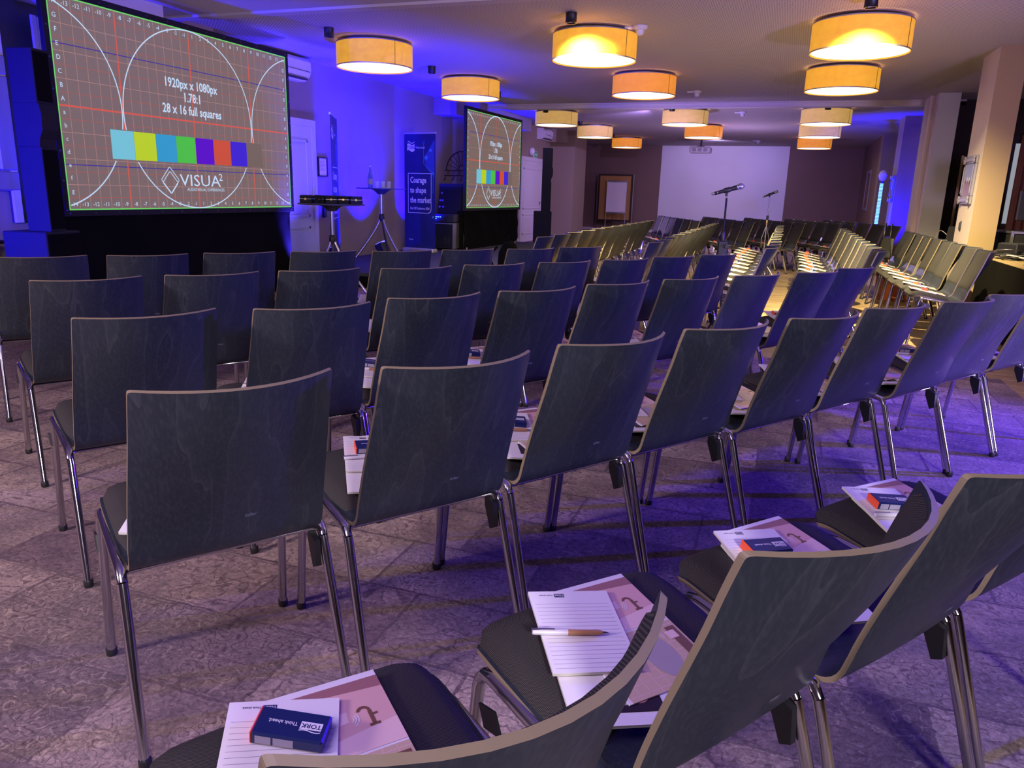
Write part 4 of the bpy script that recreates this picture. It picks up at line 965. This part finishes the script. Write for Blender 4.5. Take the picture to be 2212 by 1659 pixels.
tag(MB().box(.002, .05, -.035, .035, -.12, .10, 'black_plastic', b=.008).build('wall_box', None, (XL, 10.02, .96)), 'slim black wall box under the framed notice', 'wall box')
o = thing('wall_sconce', 'round wall sconce above the far white door', 'wall lamp', (XL, 19.75, 2.33))
MB().lathe([(.001, .0), (.09, .0), (.11, .05), (.08, .11), (.001, .13)], 20, 'white_plastic', M=Matrix.Rotation(R_(90), 4, 'Y')).build('shade', o)
o = thing('exit_sign', 'small green exit sign beside the round sconce', 'sign', (XL, 20.15, 2.27))
MB().box(.002, .04, -.13, .13, -.09, .09, 'white_plastic').build('sign_box', o); MB().box(.04, .044, -.12, .12, -.08, .08, 'exit_green').build('sign_face', o)
M0 = Matrix.Translation((.0455, 0, 0)) @ Matrix.Rotation(R_(90), 4, 'Z') @ UPR
ar = MB().add([(-.09, .0, 0), (-.04, .045, 0), (-.04, .015, 0), (.02, .015, 0), (.02, -.015, 0), (-.04, -.015, 0), (-.04, -.045, 0)], [(0, 6, 5, 4, 3, 2, 1)], 'white_ink', False, M0).quad(.05, .10, -.05, .05, 0, 'white_ink', M0); ar.build('arrow_symbol', o)
wall_frame(21.0, 21.3, 1.3, 1.75, XL, 1, 'small dark framed picture behind the far column speaker', 'picture', 'black_plastic', 'paper', .03)

# wrought iron coat rack on the stage pier
o = thing('iron_coat_rack', 'arched wrought iron coat rack on the wall behind the stage', 'coat rack', (-6.17, 14.27, 1.67))
a_ = MB().tube([(.34 * math.cos(R_(t)), 0, .36 * math.sin(R_(t))) for t in range(0, 181, 10)], .011, 6, 'black_satin'); a_.build('arch', o)
for t in range(18, 170, 18):
    P = [((.09 + .25 * k / 8) * math.cos(R_(t)) + .012 * math.sin(k * 1.6) * math.sin(R_(t)), 0, (.09 + .27 * k / 8) * math.sin(R_(t)) + .012 * math.sin(k * 1.6) * math.cos(R_(t))) for k in range(9)]
    MB().tube(P, .006, 5, 'black_satin').build('ray_bar', o)
MB().tube([(.09 * math.cos(R_(t)), 0, .09 * math.sin(R_(t))) for t in range(0, 181, 20)], .008, 5, 'black_satin').build('inner_arch', o)
MB().tube([(-.38, 0, 0), (.38, 0, 0)], .010, 6, 'black_satin').tube([(-.38, 0, -.10), (.38, 0, -.10)], .010, 6, 'black_satin').build('rail', o)
for i in range(6):
    x = -.30 + i * .12; MB().tube([(x + .04 * math.cos(R_(t)) * (1 - t / 700), 0, -.05 + .04 * math.sin(R_(t)) * (1 - t / 700)) for t in range(0, 420, 30)], .005, 5, 'black_satin').build('scroll', o)
for i in range(5):
    x = -.36 + i * .18; MB().tube([(x, 0, -.10), (x, -.01, -.17), (x, -.05, -.20), (x, -.07, -.16)], .007, 5, 'black_satin').build('hook', o)

# ------------------------------------------------------------------ side table with phone at the left edge
o = thing('side_table', 'dark wooden side table at the left photo edge', 'table', (-6.30, 3.95, 0))
MB().box(-.28, .22, -.62, .62, .76, .79, 'dark_wood', b=.005).build('table_top', o); MB().box(-.24, .18, -.57, .57, .62, .76, 'dark_wood').build('apron', o)
for x in (-.23, .17):
    for y in (-.56, .56): MB().tube([(x, y, 0), (x, y, .30), (x, y, .62)], [.02, .027, .034], 4, 'dark_wood').build('leg', o)
o = thing('desk_phone', 'dark desk telephone on the left side table', 'telephone', (-6.30, 4.45, .79), R_(75))
MB().add([(-.1, -.09, 0), (.1, -.09, 0), (.1, .09, 0), (-.1, .09, 0), (-.1, -.09, .025), (.1, -.09, .025), (.1, .09, .07), (-.1, .09, .07)], [(3, 2, 1, 0), (4, 5, 6, 7), (0, 1, 5, 4), (1, 2, 6, 5), (2, 3, 7, 6), (3, 0, 4, 7)], 'dark_grey').build('body', o)
MB().tube([(-.08, -.08, .05), (-.08, -.06, .07), (-.08, .06, .095), (-.08, .08, .085)], .02, 8, 'black_plastic').build('handset', o)
kk = MB()
for i in range(3):
    for j in range(4): kk.box(-.02 + i * .03, .0 + i * .03, -.07 + j * .028, -.05 + j * .028, .035 + j * .007, .05 + j * .0075, 'label_grey')
kk.build('keypad', o)

# ================================================================== FAR END
o = thing('pin_board', 'brown cork pin board on legs against the far wall', 'board', (-5.86, 27.2, 0))
MB().box(-.56, .56, -.012, .012, .42, 1.93, 'cork').build('board', o)
MB().box(-.61, .61, -.03, .03, 1.93, 1.98, 'dark_wood').box(-.61, .61, -.03, .03, .36, .42, 'dark_wood').box(-.61, -.56, -.03, .03, .42, 1.93, 'dark_wood').box(.56, .61, -.03, .03, .42, 1.93, 'dark_wood').build('frame', o)
for x in (-.64, .64): MB().box(x - .015, x + .015, -.015, .015, 0, 1.98, 'steel').box(x - .02, x + .02, -.25, .25, 0, .03, 'steel').build('leg', o)
o = thing('flip_chart', 'white flip chart on a stand before the cork board', 'flip chart', (-5.65, 26.45, 0))
MB().box(-.35, .35, 0, .03, .68, 1.72, 'steel').build('backing_board', o); MB().box(-.33, .33, -.012, 0, .70, 1.70, 'flip_white').build('paper_pad', o)
MB().box(-.36, .36, -.03, .02, 1.70, 1.75, 'steel').build('clamp_bar', o); MB().box(-.36, .36, -.07, .02, .655, .68, 'steel').build('pen_tray', o)
MB().box(.2, .28, -.014, -.012, .72, .728, 'dark_grey').build('maker_mark', o)
for x in (-.34, .34): MB().tube([(x, -.03, 0), (x, 0, .7), (x, .01, 1.80)], .012, 8, 'steel').build('leg', o)
for x in (-.18, .18): MB().tube([(x, .5, 0), (x * .6, .03, 1.5)], .012, 8, 'steel').build('rear_leg', o)
o = thing('console_table', 'dark console table in the far left corner', 'table', (-6.95, 24.9, 0))
MB().box(-.35, .52, -.22, .22, .68, .72, 'dark_wood').build('table_top', o); MB().box(-.3, .48, -.19, .19, .5, .68, 'dark_wood').build('apron', o)
for x in (-.3, .48):
    for y in (-.19, .19): MB().box(x - .025, x + .025, y - .02, y + .02, 0, .5, 'dark_wood').build('leg', o)
for i, (x, lab) in enumerate(((-6.72, 'left'), (-6.62, 'middle'), (-6.53, 'right'))):
    tag(MB().lathe([(.03, 0), (.04, .14), (.037, .14), (.028, .01)], 14, 'glass_clear').build('glass_tumbler', None, (x, 24.85, .72)), '%s glass tumbler on the far console table' % lab, 'glass', 'tumblers on the console table')
wall_frame(24.2, 25.6, 1.0, 1.95, XL - .8, 1, 'dark framed picture above the far console table', 'picture', 'dark_wood', 'picture_dark', .08)
wall_frame(24.55, 25.75, 1.04, 2.18, 2.12, -1, 'silver framed picture on the right wall near the far corner', 'picture', 'silver_frame', 'picture_earth', .08)

# ================================================================== RIGHT SIDE
def ornate(x, y0, y1, z0, z1, lab, wd=.095):
    o = thing('ornate_picture_frame', lab, 'picture', (x, (y0 + y1) / 2, (z0 + z1) / 2)); hy, hz = (y1 - y0) / 2, (z1 - z0) / 2
    for (a, b, c, d) in ((-hy, hy, hz - wd, hz), (-hy, hy, -hz, -hz + wd), (-hy, -hy + wd, -hz + wd, hz - wd), (hy - wd, hy, -hz + wd, hz - wd)):
        f = MB().box(-.030, -.002, a, b, c, d, 'silver_frame', b=.008)
        f.box(-.042, -.030, a + wd * .25, b - wd * .25, c + wd * .25, d - wd * .25, 'silver_frame', b=.006); f.build('frame_member', o)
    for sy in (-1, 1):
        for sz in (-1, 1):
            cm = MB()
            for k in range(5): a = R_(k * 72); cm.lathe([(.001, .016), (.018, .010), (.024, 0)], 10, 'silver_frame', M=Matrix.Translation((-.042, sy * (hy - wd / 2) + .03 * math.cos(a), sz * (hz - wd / 2) + .03 * math.sin(a))) @ Matrix.Rotation(R_(-90), 4, 'Y'))
            cm.build('corner_ornament', o)
    MB().box(-.024, -.004, -hy + wd, hy - wd, 0, hz - wd, 'picture_sky').build('painted_sky', o); MB().box(-.024, -.004, -hy + wd, hy - wd, -hz + wd, 0, 'picture_earth').build('painted_ground', o)
    tr = MB()
    for i in range(7): tr.lathe([(.001, .006), (.03 + .01 * (i % 3), .001)], 8, ('picture_dark', 'pillar_grey', 'picture_earth')[i % 3], M=Matrix.Translation((-.025, -.1 + i * .034, -.03 + .035 * math.sin(i * 2.1))) @ Matrix.Rotation(R_(-90), 4, 'Y'), cap=False)
    tr.build('painted_trees', o)
ornate(2.0, 10.34, 10.92, 1.30, 1.86, 'ornate silver picture frame on the near pillar')
ornate(2.02, 17.98, 18.5, 1.3, 1.85, 'ornate frame on the far blue lit pillar')
tag(MB().lathe([(.001, .022), (.02, .02), (.03, .0)], 14, 'dark_grey', M=Matrix.Rotation(R_(-90), 4, 'Y') @ Matrix.Diagonal((2.2, 1, 1, 1))).build('wall_switch', None, (1.998, 10.72, 1.04)), 'small dark oval device on the near pillar', 'switch')
o = thing('ribbed_light_tube', 'glowing ribbed light tube beside the far blue pillar', 'light', (1.78, 18.1, 0))
t_ = MB(); g_ = MB()
for i in range(46):
    z = .35 + i * .029; t_.lathe([(.032, z), (.037, z + .008), (.032, z + .018)], 14, 'led_tube'); 
g_.tube([(0, 0, .2), (0, 0, 1.72)], .026, 12, 'led_gap')
g_.build('core', o); t_.build('ribs', o); MB().lathe([(.001, 1.95), (.06, 1.92), (.085, 1.84), (.06, 1.75), (.001, 1.72)], 18, 'white_plastic').build('round_head', o)
MB().lathe([(.14, 0), (.13, .03), (.03, .06), (.03, .35)], 18, 'dark_grey').build('foot', o)

curtain('stage_drape', 2.42, 15.45, 17.7, 0.02, 2.95, .05, .25, 'black_cloth', label='black floor length drape behind the middle pillar')

# technician's desk draped in black
def draped_table(x0, x1, y0, y1, z, lab, group):
    o = thing('draped_table', lab, 'table', ((x0 + x1) / 2, (y0 + y1) / 2, 0), 0, group); hx, hy = (x1 - x0) / 2, (y1 - y0) / 2
    MB().box(-hx, hx, -hy, hy, z - .03, z, 'pillar_beige', b=.004).build('table_top', o)
    d = MB(); n = 120; P = []
    per = [(-hx, -hy), (hx, -hy), (hx, hy), (-hx, hy)]; Ls = [2 * hx, 2 * hy, 2 * hx, 2 * hy]; tot = sum(Ls); vs = []; fs = []
    for i in range(n):
        s_ = tot * i / n; k = 0
        while s_ > Ls[k]: s_ -= Ls[k]; k += 1
        a = Vector(per[k]); b = Vector(per[(k + 1) % 4]); p = a + (b - a) * (s_ / Ls[k]); nn = (b - a).normalized(); nn = Vector((nn.y, -nn.x))
        wv = .012 * math.sin(i * .9) + .008 * math.sin(i * 2.3)
        vs += [(p.x + nn.x * .004, p.y + nn.y * .004, z - .012), (p.x + nn.x * (.012 + wv * .5), p.y + nn.y * (.012 + wv * .5), z * .5), (p.x + nn.x * (.02 + wv), p.y + nn.y * (.02 + wv), .01)]
    for i in range(n):
        q = (i + 1) % n
        for j in (0, 1): fs.append((i * 3 + j, i * 3 + j + 1, q * 3 + j + 1, q * 3 + j))
    d.add(vs, fs, 'black_cloth', True); d.build('black_skirt', o)
draped_table(2.08, 3.2, 6.9, 9.85, .75, 'technician table with black skirt at the right photo edge', 'black skirted tables')
draped_table(2.12, 2.85, 11.25, 13.9, .75, 'black skirted table between the two pillars', 'black skirted tables')
def cable(pts, r, m_, lab, n=8, name='cable'):
    P = [Vector(p) for p in pts]; Q = []
    for i in range(len(P) - 1):
        p0, p1, p2, p3 = P[max(i - 1, 0)], P[i], P[i + 1], P[min(i + 2, len(P) - 1)]
        for k in range(n):
            t = k / n; Q.append(0.5 * ((2 * p1) + (p2 - p0) * t + (2 * p0 - 5 * p1 + 4 * p2 - p3) * t * t + (3 * p1 - p0 - 3 * p2 + p3) * t ** 3))
    Q.append(P[-1]); return tag(MB().tube(Q, r, 6, m_).build(name), lab, 'cable')
cable([(2.25, 11.9, .76), (2.30, 11.95, .93), (2.36, 12.1, 1.05), (2.42, 12.35, 1.02), (2.45, 12.5, .77)], .011, 'cable_white', 'large white cable arch beside the open laptop')
cable([(2.2, 11.5, .76), (2.25, 11.5, .86), (2.32, 11.55, .90), (2.40, 11.6, .86), (2.43, 11.65, .76)], .01, 'cable_white', 'small white cable loop below the large cable arch')
cable([(2.35, 12.9, .76), (2.2, 13.0, .9), (2.18, 13.2, .88), (2.16, 13.3, .76)], .006, 'cable_white', 'thin pale cable loop left of the open laptop')
cable([(2.12, 9.4, .76), (2.2, 9.2, .80), (2.3, 8.9, .79), (2.5, 8.6, .81), (2.8, 8.3, .77)], .008, 'cable_white', 'white cable snaking across the technician table')
cable([(2.68, 8.0, .76), (2.70, 8.1, .95), (2.74, 8.2, .97), (2.76, 8.3, .76)], .007, 'cable_white', 'white cable hoop at the front of the technician table')
cable([(2.3, 7.5, .76), (2.38, 7.58, .92), (2.48, 7.62, .9), (2.55, 7.66, .76)], .007, 'cable_white', 'short white cable hoop near the table corner')
o = thing('laptop', 'open laptop with its dark lid turned to the camera', 'laptop', (2.28, 12.35, .75), R_(12))
MB().box(-.16, .16, -.02, .22, 0, .016, 'aluminium', b=.004).build('keyboard_base', o)
MB().box(-.16, .16, -.006, .006, 0, .24, 'dark_grey', Matrix.Translation((0, -.02, .012)) @ Matrix.Rotation(R_(14), 4, 'X'), b=.003).build('lid', o)
MB().lathe([(.001, .001), (.014, .001)], 14, 'white_ink', M=Matrix.Translation((0, -.03, .012)) @ Matrix.Rotation(R_(14), 4, 'X') @ Matrix.Translation((0, .002, .13)) @ Matrix.Rotation(R_(90), 4, 'X'), cap=False).build('lid_emblem', o)
for i, (x, y, z, s_, lab) in enumerate(((2.45, 9.45, .75, .26, 'black equipment box at the back of the technician table'), (2.85, 8.95, .75, .2, 'lower black equipment box in the middle of the technician table'))):
    o = thing('equipment_box', lab, 'box', (x, y, z), R_(20)); MB().box(-s_, s_, -.16, .16, 0.01, .16 - i * .06, 'black_plastic', b=.008).build('housing', o)
    MB().box(-s_ + .02, s_ - .02, -.14, .14, .16 - i * .06, .166 - i * .06, 'dark_grey').build('top_panel', o)
    for k in range(4): MB().lathe([(.012, 0), (.012, .012)], 10, 'steel', M=Matrix.Translation((-.12 + k * .08, -.16, .07)) @ Matrix.Rotation(R_(90), 4, 'X')).build('knob', o)
o = thing('mixing_console', 'small mixing console tangled with plugs on the technician table', 'mixer', (2.4, 8.1, .75), R_(10))
MB().box(-.22, .22, -.3, .3, 0, .05, 'dark_grey', b=.006).build('body', o)
kn = MB()
for i in range(6):
    for j in range(8): kn.lathe([(.008, .05), (.007, .066)], 8, ('white_ink', 'steel', 'kraft')[(i * j) % 3], M=Matrix.Translation((-.17 + i * .065, -.26 + j * .07, 0)))
kn.build('control_knobs', o)
for i in range(6): MB().tube([(-.16 + i * .06, .25, .05), (-.16 + i * .06, .26, .12), (-.15 + i * .06, .31, .15), (-.15 + i * .06, .36, .04)], .006, 6, ('cable_white', 'black_plastic')[i % 2]).build('plug_lead', o)
tang = MB(); r3 = random.Random(9)
for k in range(22):
    c0 = Vector((2.28 + r3.uniform(-.1, .18), 9.5 + r3.uniform(-.35, .25), .757 + .12 * r3.random() * (1 - k / 30))); P = []
    ra = r3.uniform(.06, .14); ph = r3.random() * 6; ti = r3.uniform(-.35, .35)
    for t in range(0, 330, 30): a = R_(t) + ph; P.append((c0.x + ra * math.cos(a), c0.y + ra * 1.3 * math.sin(a), max(.757, c0.z + ti * ra * math.sin(a))))
    tang.tube(P, .006, 5, ('black_plastic', 'dark_grey', 'cable_white', 'black_plastic', 'steel')[k % 5])
o = tang.build('cable_tangle'); tag(o, 'heap of tangled cables at the near pillar end of the technician table', 'cables', kind='stuff')
for (x, y, z, w_, d_, h_, lab) in ((2.76, 10.55, 0, .34, .28, 1.0, 'black flight case with metal edges behind the technician table'), (3.6, 10.6, 0, .38, .3, 1.12, 'taller black flight case at the right photo edge')):
    o = thing('flight_case', lab, 'case', (x, y, z), R_(5)); MB().box(-w_, w_, -d_, d_, .08, h_, 'black_satin').build('case_body', o)
    e_ = MB()
    for sx_ in (-1, 1):
        for sy_ in (-1, 1): e_.box(sx_ * w_ - .015, sx_ * w_ + .015, sy_ * d_ - .015, sy_ * d_ + .015, .08, h_ + .01, 'case_alu')
        e_.box(sx_ * w_ - .015, sx_ * w_ + .015, -d_, d_, h_ - .01, h_ + .015, 'case_alu'); e_.box(-w_, w_, sx_ * d_ - .015, sx_ * d_ + .015, h_ - .01, h_ + .015, 'case_alu'); e_.box(-w_, w_, sx_ * d_ - .012, sx_ * d_ + .012, h_ * .62, h_ * .62 + .03, 'case_alu')
    e_.build('metal_edge', o)
    for a_, b_ in ((-w_ + .05, -d_ + .05), (w_ - .05, -d_ + .05), (-w_ + .05, d_ - .05), (w_ - .05, d_ - .05)): MB().lathe([(.035, -.015), (.035, .015)], 12, 'dark_grey', M=Matrix.Translation((a_, b_, .036)) @ Matrix.Rotation(R_(90), 4, 'Y')).build('castor', o)
    MB().box(-w_ * .5, -w_ * .2, -d_ - .02, -d_, h_ * .4, h_ * .5, 'steel').build('latch', o)
o = thing('monitor', 'black computer monitor on the flight case at right edge', 'monitor', (2.78, 10.5, 1.015), R_(8))
MB().box(-.28, .28, -.02, .02, .12, .46, 'black_plastic', b=.006).build('display', o); MB().box(-.03, .03, 0, .03, .01, .14, 'black_plastic').box(-.12, .12, -.09, .09, 0, .012, 'black_plastic').build('stand', o)
win2 = struct('window_2', MB().box(3.1, 4.3, 15.17, 15.19, 1.0, 2.3, 'window_glow'))
MB().box(3.0, 4.4, 15.12, 15.17, 2.3, 2.42, 'dark_wood').box(3.0, 3.1, 15.12, 15.17, .95, 2.3, 'dark_wood').box(4.3, 4.4, 15.12, 15.17, .95, 2.3, 'dark_wood').box(3.37, 3.42, 15.13, 15.17, 1.0, 2.3, 'dark_wood').build('window_frame', win2)
curtain('gold_curtain', 14.98, 3.02, 3.32, .4, 2.42, .03, .12, 'curtain_gold', 'x', 'gold brown curtain left of the side window')
curtain('pink_curtain', 14.98, 3.46, 4.2, .4, 2.42, .03, .11, 'curtain_pink', 'x', 'dusky pink curtain right of the side window')

# bags and box
o = thing('tote_bag', 'black leather tote bag on the farthest seat of the right row', 'bag', (1.37, 12.15, .515), R_(80))
pr = []; z_ = [(0, .17, .075), (.02, .185, .085), (.26, .21, .05), (.30, .215, .03)]
vs = []; fs = []
for z, hx, hy in z_: vs += [(-hx, -hy, z), (hx, -hy, z), (hx, hy, z), (-hx, hy, z)]
for i in range(3):
    for j in range(4): fs.append((i * 4 + j, i * 4 + (j + 1) % 4, i * 4 + 4 + (j + 1) % 4, i * 4 + 4 + j))
fs += [(3, 2, 1, 0), (12, 13, 14, 15)]
MB().add(vs, fs, 'leather_black').build('bag_body', o)
for sy in (-1, 1): MB().tube([(.1 * math.cos(R_(t)), sy * .04, .29 + .20 * math.sin(R_(t))) for t in range(0, 181, 15)], .008, 6, 'leather_black').build('handle', o)
MB().box(-.003, .003, -.087, -.05, .02, .28, 'dark_grey').build('seam', o)
o = thing('backpack', 'black backpack on the seat nearest the stage front row', 'bag', (-2.52, 7.0, .50), R_(95))
vs = []; fs = []
for z, hx, hy in ((0, .14, .09), (.05, .16, .11), (.22, .15, .10), (.30, .10, .06), (.33, .04, .03)):
    for t in range(12): a = R_(t * 30); vs.append((hx * math.cos(a), hy * math.sin(a), z))
for i in range(4):
    for j in range(12): fs.append((i * 12 + j, i * 12 + (j + 1) % 12, (i + 1) * 12 + (j + 1) % 12, (i + 1) * 12 + j))
fs += [tuple(range(12))[::-1], tuple(range(48, 60))]
MB().add(vs, fs, 'black_cloth', True).build('bag_body', o); MB().tube([(.05 * math.cos(R_(t)), 0, .32 + .06 * math.sin(R_(t))) for t in range(0, 181, 30)], .008, 6, 'black_cloth').build('grab_handle', o)
MB().tube([(-.08, .10, .28), (-.1, .17, .18), (-.09, .11, .04)], .012, 6, 'black_cloth').build('shoulder_strap', o)
o = thing('cardboard_box', 'rust brown box under the seats of the right row', 'box', (1.45, 11.55, 0), R_(8))
MB().box(-.17, .17, -.20, .20, 0, .31, 'tan_board', b=.004).build('box_body', o)
MB().box(-.17, -.0, -.25, -.20, .30, .305, 'tan_board').box(-.175, .175, .2, .204, .30, .42, 'tan_board').build('flap', o)

# ================================================================== MICROPHONE STANDS
def mic_stand(x, y, h, rz, m_pole, lab, lab2, folded, tilt=17):
    o = thing('microphone_stand', lab, 'microphone stand', (x, y, 0), rz, 'microphone stands')
    MB().tube([(0, 0, .05), (0, 0, .98)], .011, 10, m_pole).build('lower_tube', o)
    MB().tube([(0, 0, .96), (0, 0, h - .06)], .008, 10, m_pole).build('upper_tube', o)
    MB().lathe([(.014, .94), (.019, .96), (.019, 1.02), (.012, 1.035)], 14, 'black_plastic').build('height_clutch', o)
    for k in range(3):
        a = R_(90 + 120 * k); MB().tube([(.02 * math.cos(a), .02 * math.sin(a), .30), (.22 * math.cos(a), .22 * math.sin(a), .02)], .009, 8, m_pole).lathe([(.012, .0), (.013, .03)], 8, 'black_plastic', M=Matrix.Translation((.225 * math.cos(a), .225 * math.sin(a), 0))).build('leg', o)
    MB().lathe([(.02, .26), (.028, .28), (.028, .33), (.018, .35)], 12, 'black_plastic').build('leg_hub', o)
    if folded:
        MB().box(-.035, .045, -.025, .025, .84, .96, 'black_plastic', b=.008).lathe([(.018, 0), (.018, .03)], 12, 'black_plastic', M=Matrix.Translation((.03, -.025, .92)) @ Matrix.Rotation(R_(90), 4, 'X')).build('boom_clamp', o)
        MB().tube([(.034, 0, .86), (.036, 0, .42)], .008, 8, m_pole).tube([(.036, 0, .70), (.036, 0, .80)], .016, 10, 'black_plastic').build('folded_boom', o)
    else:
        MB().lathe([(.02, .88), (.022, .93), (.018, .96)], 12, 'brass').build('brass_coupling', o)
        for s_ in (-1, 1): MB().tube([(0, 0, .88), (s_ * .06, .0, .66), (s_ * .05, 0, .5)], .006, 6, m_pole).build('brace', o)
    mr = thing('microphone', lab2, 'microphone', (x, y, h), rz, 'handheld microphones'); mr.scale = (.82, .82, .82)
    Mt = Matrix.Rotation(R_(90 - tilt), 4, 'Y')      # drawing +z -> along the microphone
    MB().lathe([(.013, -.125), (.017, -.12), (.018, -.02), (.021, .05), (.024, .09)], 16, 'black_plastic', M=Mt).build('body', mr)
    MB().lathe([(.024, .088), (.028, .094), (.028, .102), (.022, .104)], 16, 'mic_mesh', M=Mt).build('collar', mr)
    MB().lathe([(.022, .102), (.029, .115), (.030, .13), (.026, .15), (.014, .162), (.001, .165)], 18, 'mic_mesh', M=Mt).build('mesh_grille', mr)
    MB().lathe([(.011, -.155), (.013, -.15), (.013, -.125)], 12, 'steel', M=Mt).lathe([(.0175, -.10), (.0187, -.098), (.0187, -.092)], 14, 'mic_mesh', M=Mt).build('connector_ring', mr)
    MB().lathe([(.023, -.035), (.025, -.03), (.025, .025), (.023, .03)], 14, 'black_plastic', M=Mt).tube([(0, 0, -.015), (-.005, 0, -.06)], .012, 8, 'black_plastic').build('holder_clip', mr)
mic_stand(-.478, 6.42, 1.357, R_(12), 'black_satin', 'black microphone stand with folded boom amid the chairs', 'large black microphone with silver grille, nearer one', True)
mic_stand(-.318, 13.35, 1.368, R_(12), 'steel', 'silver tripod microphone stand at the far end of the aisle', 'smaller looking microphone on the silver stand', False, 24)
